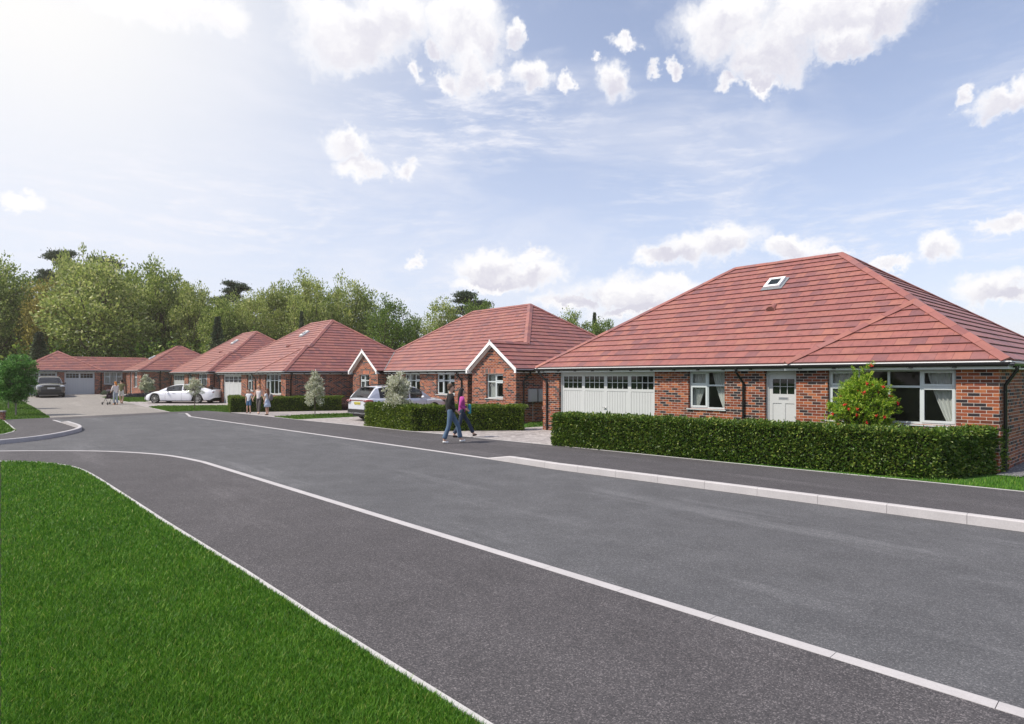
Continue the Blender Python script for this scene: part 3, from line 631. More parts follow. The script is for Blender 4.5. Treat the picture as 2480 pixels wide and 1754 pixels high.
# ------------------------------------------------------------------ bungalow with hipped wing and double garage
def inner_room(parent, x0, x1, y0, y1, h=2.3):
    mb = MB(); mb.box(x0, x1, y0, y1, .02, h); return mb.build('inner_wall', M['inside'], parent)
def hip_bungalow(loc, z0):
    root = empty('bungalow', (loc[0], loc[1], z0), ROTH); w = MB(); ZW = 2.27; zb = -.2
    # front main wall
    wall(w, (-14.39, .24), (-4.36, .24), zb, ZW, [(.89, 5.29, -.2, 2.26), (6.56, 7.80, 1.10, 2.26), (9.04, 9.99, -.2, 2.26)], .14)
    wall(w, (-4.36, .24), (-4.36, 0), zb, ZW, nin=(1, 0)); wall(w, (-4.36, 0), (0, 0), zb, ZW, [(.81, 3.58, .97, 2.26)], .14)
    wall(w, (0, 0), (0, 10.73), zb, ZW, nin=(-1, 0)); wall(w, (0, 10.73), (-14.39, 10.73), zb, ZW, nin=(0, -1)); wall(w, (-14.39, 10.73), (-14.39, .24), zb, ZW, nin=(1, 0))
    wl = w.build('wall', M['brick'], root)
    for (xa, xb, y) in ((-14.39, -13.5, .24), (-9.1, -5.35, .24), (-4.36, 0, 0)):
        pl = MB(); pl.box(xa-.02 if xa < -14 else xa, xb+(.024 if xb == 0 else 0), y-.024, y-.001, .80, .90)
        if xb == 0: pl.box(.001, .0238, 0, 10.73, .8002, .8998)
        if xa < -14: pl.box(-14.4138, -14.391, .24, 10.73, .8002, .8998)
        pl.build('plinth_course', M['brick'], root)
    r = MB(); ze = 2.44; t = math.tan(TH); h = 5.445
    A_, B_ = (-14.58, .04, ze), (.2, .04, ze); yb = 10.93; RL, RR = (-14.58+h, .04+h, ze+h*t), (.2-h, .04+h, ze+h*t)
    hw = 2.38; WA = (.2-hw, -.2+hw, ze+hw*t); J = (.2-hw, .04+hw, ze+hw*t)
    n1 = slope(r, [A_, B_, RR, RL])
    n2 = slope(r, [(.2, -.2, ze), (.2, yb, ze), RR, J, WA], ph=.1)
    n3 = slope(r, [(.2, yb, ze), (-14.58, yb, ze), RL, RR]); n4 = slope(r, [(-14.58, yb, ze), A_, RL])
    n5 = slope(r, [(-4.56, -.2, ze), (.2, -.2, ze), WA], ph=.05)
    n6 = slope(r, [(-4.56, -.2, ze), WA, (.2-hw, .8+hw, ze+hw*t), (-4.56, .8, ze)])
    rf = r.build('roof', M['tile'], root)
    rd = MB(); 
    for p, q, a_, b_ in ((RL, RR, n1, n3), (A_, RL, n1, n4), (J, RR, n1, n2), (RR, (.2, yb, ze), n2, n3), (RL, (-14.58, yb, ze), n3, n4), ((.2, -.2, ze), WA, n5, n2), ((-4.56, -.2, ze), WA, n5, n6), (WA, J, n6, n2)): ridge(rd, p, q, a_, b_)
    rd.build('ridge_tile', M['tile'], root)
    eaves(root, [((-14.58, .04), (-4.57, .04), (0, -1)), ((-4.58, -.2), (.2, -.2), (0, -1)), ((.2, -.2), (.2, yb), (1, 0)), ((-14.58, yb), (-14.58, .04), (-1, 0)), ((.2, yb), (-14.58, yb), (0, 1))])
    downpipe(root, -14.12, .24, (0, -1), shift=.25); downpipe(root, -5.97, .24, (0, -1), shift=.12); downpipe(root, 0, .30, (1, 0), side=(0, 1), shift=.0)
    garage_door(root, -13.5, .24, 0, 4.40, 2.26)
    window(root, -7.83, .24, 1.10, 1.24, 1.16, cols='cf', tr=.62)
    window(root, -3.55, 0, .97, 2.77, 1.29, cols='cffc', tr=.68)
    front_door(root, -5.35, .24, 0, .95, 2.26)
    rooflight(root, -7.15, 3.8, wid=.55, hgt=.62); roofvent(root, -6.3, 2.5)
    inner_room(root, -14.3, -.1, 4.2, 4.4); inner_room(root, -9.0, -8.9, .5, 4.2); inner_room(root, -4.3, -4.2, .5, 4.2); fl = MB(); fl.box(-14.3, -.1, .45, 4.2, -.05, .02); fl.build('floor', M['inside'], root)
    return root
hA = hip_bungalow((10.52, 13.28), 0)
tag(hA, 'nearest and largest brick bungalow, behind the long clipped hedge', 'house', 'red roofed bungalows along the road')
hC = copy_tree(hA); hC.location = (-13.9, 37.8, 0); tag(hC, 'brick bungalow behind the mother and two children, garage door beside the far hedge end')
hD = copy_tree(hA); hD.location = (-24.6, 50.1, .08); tag(hD, 'brick bungalow directly behind the parked white car')
# ------------------------------------------------------------------ pair of gabled bungalows
def gable_bungalow(loc):
    root = empty('bungalow', (*loc, 0), ROTH); w = MB(); ZW = 2.27; zb = -.2; ze = 2.44; t = math.tan(TH); X = -15.64; ym = .51
    for k_ in (0, 1):                      # k_=1 mirrors
        mx = (lambda x: x) if k_ == 0 else (lambda x: X-x)
        def wl(p0, p1, ops=(), nin=None, rev=.12):
            p0_, p1_ = (mx(p0[0]), p0[1]), (mx(p1[0]), p1[1]); L = math.hypot(p1[0]-p0[0], p1[1]-p0[1])
            if k_: p0_, p1_ = p1_, p0_; ops = [(L-b_, L-a_, c_, d_) for a_, b_, c_, d_ in ops]
            if nin is None: nn = None
            else: nn = (nin[0]*(1-2*k_), nin[1])
            wall(w, p0_, p1_, zb, ZW, ops, rev, nn)
        wl((-3.2, 0), (0, 0), [(1.07, 2.30, 1.08, 2.22)], rev=.14); wl((-3.2, 1.7), (-3.2, 0), nin=(1, 0)); wl((0, 0), (0, 11.0), nin=(-1, 0))
        wl((-4.25, 1.7), (-3.2, 1.7), [(.05, 1.0, -.2, 2.26)]); wl((-4.25, ym), (-4.25, 1.7), nin=(-1, 0))
        wl((-7.82, ym), (-4.25, ym), [(.81, 2.47, 1.15, 2.26)], rev=.14)
        c0 = mx(-3.2), mx(0); g0, g1 = min(c0), max(c0); w.poly([(g0, 0, ZW), (g1, 0, ZW), (g1, 0, ze+.02), ((g0+g1)/2, 0, ze+1.75*t-.02), (g0, 0, ze+.02)])
    wall(w, (0, 11.0), (X, 11.0), zb, ZW, nin=(0, -1)); w.build('wall', M['brick'], root)
    for xa, xb, y in ((-3.2, .024, 0), (-11.4, -4.25, ym), (X-.024, X+3.2, 0)):
        pl = MB(); pl.box(xa, xb, y-.024, y-.001, .80, .90)
        if xb > 0: pl.box(.001, .0238, 0, 11, .8002, .8998)
        pl.build('plinth_course', M['brick'], root)
    for g0 in (-2.13-.1, X+.9-.1): so = MB(); so.box(g0, g0+1.43, -.012, -.001, 2.23, 2.455); so.build('soldier_course', M['soldier'], root)
    h = 5.375; r = MB(); yf = ym-.2; yb = yf+2*h; L_, R_ = X-.2, .2
    RL, RR = (L_+h, yf+h, ze+h*t), (R_-h, yf+h, ze+h*t); hw = 1.8; zr = ze+hw*t
    n1 = slope(r, [(L_, yf, ze), (R_, yf, ze), RR, RL])
    JR, JL = (R_-hw, yf+hw, zr), (L_+hw, yf+hw, zr); GR, GL = (R_-hw, -.2, zr), (L_+hw, -.2, zr)
    n2 = slope(r, [(R_, -.2, ze), (R_, yb, ze), RR, JR, GR]); n4 = slope(r, [(L_, yb, ze), (L_, -.2, ze), GL, JL, RL])
    n3 = slope(r, [(R_, yb, ze), (L_, yb, ze), RL, RR])
    n5 = slope(r, [(-3.4, 3, ze), (-3.4, -.2, ze), GR, (R_-hw, 3, zr)]); n6 = slope(r, [(X+3.4, -.2, ze), (X+3.4, 3, ze), (L_+hw, 3, zr), GL])
    r.build('roof', M['tile'], root); rd = MB()
    for p, q, a_, b_ in ((RL, RR, n1, n3), (JR, RR, n1, n2), (JL, RL, n1, n4), (RR, (R_, yb, ze), n2, n3), (RL, (L_, yb, ze), n3, n4), (GR, JR, n5, n2), (GL, JL, n6, n4)): ridge(rd, p, q, a_, b_)
    rd.build('ridge_tile', M['tile'], root)
    for sx, xe, xr in ((1, -3.4, R_-hw), (-1, X+3.4, L_+hw)):      # lead valleys beside the gables
        vl = MB(); a_, b_ = Vector((xe, yf, ze+.04)), Vector((xr, yf+hw, zr+.04)); e = Vector((.07, -.0, 0)) ; vl.quad(a_-e, a_+e, b_+e, b_-e); vl.build('valley_lead', M['lead'], root)
    eaves(root, [((X+3.42, yf), (-3.42, yf), (0, -1)), ((R_, -.16), (R_, yb), (1, 0)), ((L_, yb), (L_, -.16), (-1, 0))])
    for gx in (R_-hw, L_+hw):               # bargeboards
        bb = MB()
        for sg in (-1, 1):
            a_ = Vector((gx, 0, zr+.03)); b_ = Vector((gx+sg*(hw+.03), 0, ze-.0)); d = (b_-a_).normalized(); nn = Vector((d.z*sg, 0, -d.x*sg)); nn = nn if nn.z < 0 else -nn
            bb.add([tuple(Vector((v.x, y, v.z))) for y in (-.225, -.2) for v in (a_+Vector((0,0,.02)), b_+Vector((0,0,.02)), Vector((b_.x, 0, ze-.19)), Vector((b_.x-sg*.11, 0, ze-.19)), Vector((b_.x-sg*.11, 0, ze-.06)), a_+Vector((0, 0, -.155)))], [[0,1,2,3,4,5], [11,10,9,8,7,6]]+[[i, (i+1) % 6, 6+(i+1) % 6, 6+i] for i in range(6)])
            s0, s1 = Vector((gx, 0, zr-.03)), Vector((gx+sg*(hw-.03), 0, ze-.03)); bb.quad((s0.x, -.2, s0.z-.12), (s1.x, -.2, s1.z-.12), (s1.x, 0, s1.z-.12), (s0.x, 0, s0.z-.12))
            bb.box(b_.x-sg*.16, b_.x-sg*.0, -.2, .02, ze-.19, ze-.17)
        bb.box(gx-.03, gx+.03, -.24, -.2, zr-.05, zr+.10)
        bb.build('bargeboard', M['tray'], root, fixn=True)
    for x, cur in ((-2.13, 'l'), (X+.9, 'm')): window(root, x, 0, 1.08, 1.23, 1.14, cols='fc' if x > -5 else 'cf', tr=.68, cur='', net='l')
    window(root, -7.01, ym, 1.15, 1.66, 1.11, cols='cfc', tr=.66, cur='m'); window(root, X+5.35, ym, 1.15, 1.66, 1.11, cols='cfc', tr=.66, cur='l')
    front_door(root, -4.20, 1.7, 0, .95, 2.26, rev=.05); front_door(root, X+3.25, 1.7, 0, .95, 2.26, rev=.05)
    downpipe(root, -4.7, ym, (0, -1), shift=.12); downpipe(root, -11.25, ym, (0, -1), shift=.05); downpipe(root, 0, .42, (1, 0), side=(0, 1), shift=-.22)
    for y in (.72, 1.28):
        mbx = MB(); mbx.box(.001, .16, y-.0, y+.43, .95, 1.53); mbx.box(.161, .168, y+.03, y+.40, .98, 1.50); mbx.build('meter_box', M['meter'], root, bevel=.008)
    pp = MB(); pp.tube([(.03, 1.0, .95), (.03, 1.0, -.02)], .012, 8); pp.build('conduit', M['meter'], root)
    fl = MB(); fl.box(X+.1, -.1, ym+.2, 4.2, -.05, .02); fl.build('floor', M['inside'], root); inner_room(root, X+.1, -.1, 4.3, 4.5); inner_room(root, -3.1, -.1, 3.2, 3.3); inner_room(root, X+.1, X+3.1, 3.2, 3.3)
    return root
hB = gable_bungalow((.18, 27.4))
tag(hB, 'brick bungalow with two white edged gables behind the silver car and low hedge', 'house', 'red roofed bungalows along the road')
# ------------------------------------------------------------------ L shaped bungalow with garages at the head of the drive: local x = V, y = U
def garage_house():
    z0 = .31; root = empty('bungalow', (-42.5, 63.5, z0), math.atan2(V.y, V.x)); ze = 2.44; ZW = 2.27
    th = math.radians(30); t = math.tan(th); w = MB(); zb = -.5
    wall(w, (-6.5, 0), (0, 0), zb, ZW, [(.12, 2.92, -.5, 2.26), (3.5, 6.02, -.5, 2.26)], .1)
    wall(w, (0, 0), (0, .25), zb, ZW, nin=(-1, 0)); wall(w, (0, .25), (2.27, .25), zb, ZW, [(.35, 2.0, 1.0, 2.26)], .1)
    wall(w, (2.27, 0), (2.27, -7.7), zb, ZW, [(2.2, 3.1, -.5, 2.26), (4.3, 5.9, .75, 2.26)], .1, nin=(1, 0)); wall(w, (2.27, .25), (2.27, 0), zb, ZW, nin=(1, 0))
    wall(w, (2.27, -7.7), (10.8, -7.7), zb, ZW, nin=(0, 1)); wall(w, (10.8, -7.7), (10.8, .5), zb, ZW, nin=(-1, 0)); wall(w, (-6.5, 6.8), (-6.5, 0), zb, ZW, nin=(1, 0)); wall(w, (10.8, .5), (10.8, 4.6), zb, ZW, nin=(-1, 0)); wall(w, (10.8, 4.6), (-6.5, 6.8), zb, ZW, nin=(0, -1))
    w.build('wall', M['brick'], root); r = MB()
    def hip(x0, x1, y0, y1, tt):
        rd = MB()
        dx, dy = x1-x0, y1-y0; h = min(dx, dy)/2; z = ze+h*tt
        if dx >= dy: P, Q = (x0+h, y0+h, z), (x1-h, y0+h, z)
        else: P, Q = (x0+h, y0+h, z), (x0+h, y1-h, z)
        a_, b_, c_, d_ = (x0, y0, ze), (x1, y0, ze), (x1, y1, ze), (x0, y1, ze)
        if dx >= dy: N_ = [slope(r, [a_, b_, Q, P]), slope(r, [b_, c_, Q]), slope(r, [c_, d_, P, Q]), slope(r, [d_, a_, P])]; E_ = [(a_, P), (b_, Q), (c_, Q), (d_, P)]
        else: N_ = [slope(r, [a_, b_, P]), slope(r, [b_, c_, Q, P]), slope(r, [c_, d_, Q]), slope(r, [d_, a_, P, Q])]; E_ = [(a_, P), (b_, P), (c_, Q), (d_, Q)]
        for i, (p, q) in enumerate(E_): ridge(rd, p, q, N_[i-1], N_[i])
        if (Vector(P)-Vector(Q)).length > .2: ridge(rd, P, Q, N_[0] if dx >= dy else N_[1], N_[2] if dx >= dy else N_[3])
        rd.build('ridge_tile', M['tile'], root)
    hip(-6.7, .2, -.2, 6.9, t); hip(2.07, 11.0, -7.9, .6, math.tan(math.radians(31)))
    n1 = slope(r, [(-3.4, .05, ze), (6, .05, ze), (6, 2.45, ze+2.4*t), (-3.4, 2.45, ze+2.4*t)]); n2 = slope(r, [(6, 4.85, ze), (-3.4, 4.85, ze), (-3.4, 2.45, ze+2.4*t), (6, 2.45, ze+2.4*t)]); rd2 = MB(); ridge(rd2, (-2.6, 2.45, ze+2.4*t), (4.6, 2.45, ze+2.4*t), n1, n2); rd2.build('ridge_tile', M['tile'], root)
    r.build('roof', M['tile'], root)
    eaves(root, [((-6.7, -.2), (.2, -.2), (0, -1)), ((.21, .05), (2.06, .05), (0, -1)), ((2.07, -.0), (2.07, -7.9), (-1, 0)), ((2.07, -7.9), (11.0, -7.9), (0, -1)), ((-6.7, 6.9), (-6.7, -.2), (-1, 0)), ((11.0, -7.9), (11.0, .6), (1, 0))])
    garage_door(root, -6.38, 0, 0, 2.8, 2.26, panels=2, hx=.5); garage_door(root, -3.0, 0, 0, 2.52, 2.26, panels=2, hx=.5)
    window(root, .35, .25, 1.0, 1.65, 1.26, cols='cfc', tr=.62, cur='', net=True); window(root, 2.27, -4.3, .75, 1.6, 1.51, rz=-math.pi/2, cols='cc', tr=.66, cur='lr'); front_door(root, 2.27, -2.2, 0, .9, 2.26, rz=-math.pi/2)
    downpipe(root, .12, .25, (0, -1), shift=0); downpipe(root, 3.9, -7.7, (0, -1), shift=0)
    rooflight(root, 2.2, 4.0, wid=.6, hgt=.6, y_e=2.07, th=math.radians(31), rz=-math.pi/2); fl = MB(); fl.box(-6.4, 2.2, .3, 3, -.05, .02); fl.build('floor', M['inside'], root)
    return root
hE = garage_house()
tag(hE, 'far low brick bungalow with two pale garage doors at the head of the drive', 'house', 'red roofed bungalows along the road')
# gravel strip by the near house
def local(loc, x, y): p = Vector((*loc, 0))-U*x+V*y; return (p.x, p.y)
sheet('gravel_strip', [local((10.52, 13.28), *q) for q in [(.0, -.35), (.42, -.35), (.42, 10.9), (.0, 10.9)]], .008, M['gravel'], False)
# ------------------------------------------------------------------ foliage
RS = np.random.RandomState
def unit(a): return a/np.maximum(np.linalg.norm(a, axis=1, keepdims=True), 1e-9)
def leaf_obj(name, P, D, size, mat, parent=None, aspect=.5, seed=0, fold=.25, droop=0):
    """P base points, D pointing direction, size (n,) : one kite-shaped leaf each (4 verts, 2 tris folded)"""
    n = len(P); r = RS(seed); D = unit(D); R = unit(np.cross(D, r.normal(size=(n, 3)))); N_ = np.cross(D, R); s_ = size[:, None]
    tip = P+D*s_; mid = P+D*s_*.48; h = s_*aspect*.5
    v = np.empty((n, 4, 3)); v[:, 0] = P; v[:, 1] = mid+R*h+N_*s_*fold*.4; v[:, 2] = tip; v[:, 3] = mid-R*h+N_*s_*fold*.4
    me = bpy.data.meshes.new(name); me.vertices.add(4*n); me.vertices.foreach_set('co', v.reshape(-1))
    idx = np.arange(n)[:, None]*4+np.array([[0, 1, 2, 0, 2, 3]]); me.loops.add(6*n); me.loops.foreach_set('vertex_index', idx.reshape(-1).astype(np.int32))
    me.polygons.add(2*n); me.polygons.foreach_set('loop_start', np.arange(2*n, dtype=np.int32)*3)
    try: me.polygons.foreach_set('loop_total', np.full(2*n, 3, dtype=np.int32))
    except Exception: pass
    me.update(); me.validate(); me.materials.append(mat)
    o = bpy.data.objects.new(name, me); COL.objects.link(o)
    if parent: o.parent = parent
    return o
GREEN_HEDGE = leafmat('hedge_leaf', [(0, (0.028, 0.067, 0.010)), (.35, (0.060, 0.127, 0.016)), (.7, (0.112, 0.186, 0.025)), (.92, (0.194, 0.254, 0.044)), (1, (0.299, 0.328, 0.076))], .25, .38, 2.2)
GREEN_HEDGE2 = leafmat('small_hedge_leaf', [(0, (0.040, 0.088, 0.008)), (.4, (0.087, 0.149, 0.011)), (.8, (0.158, 0.228, 0.021)), (1, (0.268, 0.317, 0.049))], .25, .45, 2.0)
WOOD = [leafmat('wood_leaf_'+n, st, .40, .48, .25) for n, st in (
    ('mid', [(0, (0.080, 0.131, 0.024)), (.4, (0.193, 0.274, 0.055)), (.75, (0.339, 0.417, 0.102)), (.93, (0.458, 0.492, 0.166)), (1, (0.632, 0.635, 0.305))]),
    ('pale', [(0, (0.113, 0.165, 0.033)), (.4, (0.271, 0.340, 0.083)), (.75, (0.452, 0.515, 0.157)), (.92, (0.577, 0.574, 0.235)), (1, (0.632, 0.635, 0.416))]),
    ('deep', [(0, (0.051, 0.098, 0.019)), (.5, (0.125, 0.209, 0.033)), (.85, (0.227, 0.328, 0.059)), (1, (0.339, 0.395, 0.097))]),
    ('brown', [(0, (0.101, 0.083, 0.020)), (.4, (0.243, 0.222, 0.048)), (.8, (0.405, 0.333, 0.089)), (1, (0.648, 0.554, 0.209))]))]
CONIFER = leafmat('conifer_needle', [(0, (0.025, 0.049, 0.025)), (.6, (0.055, 0.088, 0.044)), (1, (0.111, 0.148, 0.074))], .1, .6, .4)
ORNAMENTAL = leafmat('avenue_leaf', [(0, (0.046, 0.127, 0.027)), (.5, (0.092, 0.231, 0.046)), (.9, (0.173, 0.365, 0.081)), (1, (0.367, 0.583, 0.207))], .35, .42)
SILVER = leafmat('silver_leaf', [(0, (0.200, 0.225, 0.117)), (.3, (0.375, 0.400, 0.247)), (.65, (0.625, 0.637, 0.494)), (1, (0.900, 0.887, 0.780))], .3, .5)
ROWAN = leafmat('rowan_leaf', [(0, (0.088, 0.209, 0.018)), (.4, (0.210, 0.386, 0.029)), (.8, (0.420, 0.580, 0.051)), (1, (0.700, 0.741, 0.129))], .45, .4)
BARK = plain('bark', (.11, .085, .062), .9, var=.3); BARKG = plain('pale_bark', (.26, .22, .20), .9, var=.25)
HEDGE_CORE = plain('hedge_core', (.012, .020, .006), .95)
def hedge(name, path, w, h, dens_, size, mat, seed, label):
    """path: plan polyline of the front face, the hedge lies to its left (w > 0)"""
    r = RS(seed); root = empty(name, (path[0].x, path[0].y, 0)); o_ = Vector((path[0].x, path[0].y, 0))
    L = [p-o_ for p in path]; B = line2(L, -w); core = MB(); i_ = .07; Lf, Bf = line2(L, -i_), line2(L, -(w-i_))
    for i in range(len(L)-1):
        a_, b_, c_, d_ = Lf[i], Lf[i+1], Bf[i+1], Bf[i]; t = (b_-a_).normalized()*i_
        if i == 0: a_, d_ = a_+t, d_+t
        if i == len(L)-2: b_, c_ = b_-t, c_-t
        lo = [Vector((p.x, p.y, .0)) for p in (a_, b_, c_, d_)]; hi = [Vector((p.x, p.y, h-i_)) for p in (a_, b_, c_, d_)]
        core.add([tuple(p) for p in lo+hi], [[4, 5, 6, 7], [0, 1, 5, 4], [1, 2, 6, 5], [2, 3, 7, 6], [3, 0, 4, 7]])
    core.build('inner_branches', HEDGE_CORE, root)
    Ps, Ns = [], []
    def face(p0, p1, p3, n, nn):           # parallelogram p0 + u(p1-p0) + v(p3-p0)
        u, v = r.rand(nn, 1), r.rand(nn, 1); a_ = np.array(p0)+u*(np.array(p1)-np.array(p0))+v*(np.array(p3)-np.array(p0))
        Ps.append(a_); Ns.append(np.repeat(np.array([n]), nn, 0))
    for i in range(len(L)-1):
        l = (L[i+1]-L[i]).length; d = (L[i+1]-L[i]).normalized(); no = Vector((d.y, -d.x, 0))
        face((*L[i].xy, 0), (*L[i+1].xy, 0), (*L[i].xy, h), no, int(l*h*dens_)); face((*B[i].xy, 0), (*B[i+1].xy, 0), (*B[i].xy, h), -no, int(l*h*dens_*.5))
        face((*L[i].xy, h), (*L[i+1].xy, h), (*B[i].xy, h), (0, 0, 1), int(l*w*dens_))
        if i == 0: face((*L[0].xy, 0), (*B[0].xy, 0), (*L[0].xy, h), -d, int(w*h*dens_))
        if i == len(L)-2: face((*L[-1].xy, 0), (*B[-1].xy, 0), (*L[-1].xy, h), d, int(w*h*dens_))
    P = np.concatenate(Ps); N_ = np.concatenate(Ns)
    wob = (np.sin(P[:, 0]*5.1+P[:, 1]*3.3)+np.sin(P[:, 0]*2.3-P[:, 1]*4.7+P[:, 2]*6)+np.sin(P[:, 2]*9+P[:, 0]*7.7))*.012
    P = P+N_*(wob[:, None]-r.rand(len(P), 1)**1.3*.13+.02)+r.normal(size=P.shape)*.012
    e = P[:, 2] > h-.06; P[e, 2] -= r.rand(e.sum())*.03
    D = N_*(.35+.5*r.rand(len(P), 1))+r.normal(size=P.shape)*.62+np.array([0, 0, .25]); s_ = size*(.7+.6*r.rand(len(P)))
    k_ = r.rand(len(P)) < .012; s_[k_] *= 1.7; k_ = (r.rand(len(P)) < .02) & (N_[:, 2] > .5); P[k_, 2] += .05*r.rand(k_.sum()); D[k_] += np.array([0, 0, 1.2])
    leaf_obj('foliage', P, D, s_, mat, root, .52, seed); return tag(root, label, 'hedge', 'clipped hedges in front gardens')
ha = [G(1340, 1080.2), G(2274, 1163.4), G(2440, 1143.8)]
ha[0] = ha[0]+(ha[0]-ha[1]).normalized()*.05
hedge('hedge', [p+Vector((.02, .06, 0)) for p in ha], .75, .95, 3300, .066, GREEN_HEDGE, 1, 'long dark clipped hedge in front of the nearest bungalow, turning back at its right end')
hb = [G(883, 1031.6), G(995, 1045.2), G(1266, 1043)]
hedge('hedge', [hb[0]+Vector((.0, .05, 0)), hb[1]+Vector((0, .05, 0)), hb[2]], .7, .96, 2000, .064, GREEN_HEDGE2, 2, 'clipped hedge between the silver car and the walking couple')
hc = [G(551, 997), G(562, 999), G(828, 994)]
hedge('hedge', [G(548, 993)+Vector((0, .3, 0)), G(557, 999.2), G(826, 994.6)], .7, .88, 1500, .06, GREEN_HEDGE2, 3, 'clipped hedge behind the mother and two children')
def limb(mb, p, q, r0, r1, bend, rnd, n=6):
    p, q = np.array(p), np.array(q); m = rnd.normal(size=3)*bend*np.linalg.norm(q-p); m[2] = abs(m[2])*.5
    pts = []
    for i in range(4): t = i/3; pts.append(Vector(p*(1-t)+q*t+m*4*t*(1-t)*.25))
    mb.tube(pts, [r0+(r1-r0)*i/3 for i in range(4)], n, cap=False)
def crown_tree(name, seed, H, Wd, zc0, nclump, per, lsize, mat, bark, trunk_r, shape='round', asp=.6, clr=.17, inner=.25, forks=True, updir=.2):
    """tapered trunk, limbs to every clump, leaves spread through clumps"""
    r = RS(seed); root = empty(name, (0, 0, 0)); R = Wd/2; hc_ = H-zc0; C = []
    while len(C) < nclump:
        v = r.normal(size=3); v /= np.linalg.norm(v); v *= (inner+(1-inner)*r.rand())**.6
        t = (v[2]+1)/2
        prof = {'round': 1.0, 'egg': 1.12-.45*t, 'vase': .75+.35*t, 'column': 1.0, 'flame': 1.2-.75*t}[shape]
        C.append((v[0]*R*prof*(.82+.25*r.rand()), v[1]*R*prof*(.82+.25*r.rand()), zc0+hc_*(t*.93+.03)))
    C = np.array(C); P, D, S_ = [], [], []
    for c in C:
        cr = clr*Wd*(.6+.8*r.rand()); m = int(per*(.6+.8*r.rand())); q = r.normal(size=(m, 3)); q = unit(q)*(r.rand(m, 1)**.5); q[:, 2] *= .7
        P.append(c+q*cr); out = c-np.array([0, 0, zc0+hc_*.35]); D.append(q*.7+r.normal(size=(m, 3))*.6+out/np.linalg.norm(out)*.5+np.array([0, 0, updir])); S_.append(lsize*(.6+.8*r.rand(m)))
    fo = leaf_obj('foliage', np.concatenate(P), np.concatenate(D), np.concatenate(S_), mat, root, asp, seed)
    mb = MB(); zt = zc0+hc_*.45; n0 = (trunk_r*.3*r.normal(), trunk_r*.3*r.normal(), zc0+.1*hc_)
    mb.tube([(0, 0, -.3), (0, 0, 0.02*H), (n0[0]*.5, n0[1]*.5, zc0*.6), n0, (n0[0]*1.5, n0[1]*1.5, zt)], [trunk_r*1.35, trunk_r*1.1, trunk_r, trunk_r*.85, trunk_r*.3], 9, cap=False)
    idx = r.permutation(len(C))
    mains = []
    for i in idx[:max(4, len(C)//6)]:
        c = C[i]; z = zc0*.75+(c[2]-zc0)*.3*r.rand(); limb(mb, (n0[0], n0[1], z), c, trunk_r*.45, trunk_r*.10, .25, r); mains.append(((n0[0]+c[0])/2, (n0[1]+c[1])/2, (z+c[2])/2))
    for i in idx[len(mains):]:
        c = C[i]; b_ = min(mains, key=lambda q: (q[0]-c[0])**2+(q[1]-c[1])**2+(q[2]-c[2])**2); limb(mb, b_, c, trunk_r*.16, trunk_r*.05, .3, r, 4)
    mb.build('trunk', bark, root); return root
def conifer(name, seed, H, Wd, mat, flat=False):
    r = RS(seed); root = empty(name, (0, 0, 0)); mb = MB(); mb.tube([(0, 0, -.3), (0, 0, H*.5), (0, 0, H*.97)], [H*.018, H*.012, H*.003], 8, cap=False); P, D, S_ = [], [], []
    if flat:
        nb = 34
        for i in range(nb):
            z = H*(.42+.56*(i/nb)); a_ = r.rand()*6.28; l = Wd/2*(.45+.6*r.rand())*(1.05-.65*max(0, (z/H-.72)/.28)); e = np.array([math.cos(a_)*l, math.sin(a_)*l, z+l*.12]); limb(mb, (0, 0, z-.05*H), e, H*.006, H*.002, .1, r, 4)
            for k_ in range(4):
                c = np.array([0, 0, z])+(e-np.array([0, 0, z]))*(.45+.18*k_); m = 190; q = r.normal(size=(m, 3))*np.array([Wd*.075, Wd*.075, Wd*.016]); P.append(c+q); D.append(r.normal(size=(m, 3))*np.array([1, 1, .4])+np.array([0, 0, .5])); S_.append(np.full(m, H*.022)*(.6+.8*r.rand(m)))
    else:
        n = 60
        for i in range(n):
            z = H*(.08+.9*i/n); l0 = Wd/2*(1-(z/H))**.85+.1
            for k_ in range(7):
                a_ = r.rand()*6.28; l = l0*(.7+.4*r.rand()); m = 26; t = r.rand(m, 1)**.7; e = np.array([math.cos(a_)*l, math.sin(a_)*l, -l*.22])
                P.append(np.array([0, 0, z])+t*e+r.normal(size=(m, 3))*Wd*.012); D.append(e/l+r.normal(size=(m, 3))*.45); S_.append(np.full(m, Wd*.055)*(.6+.8*r.rand(m)))
    leaf_obj('foliage', np.concatenate(P), np.concatenate(D), np.concatenate(S_), mat, root, .45, seed); mb.build('trunk', BARK, root); return root
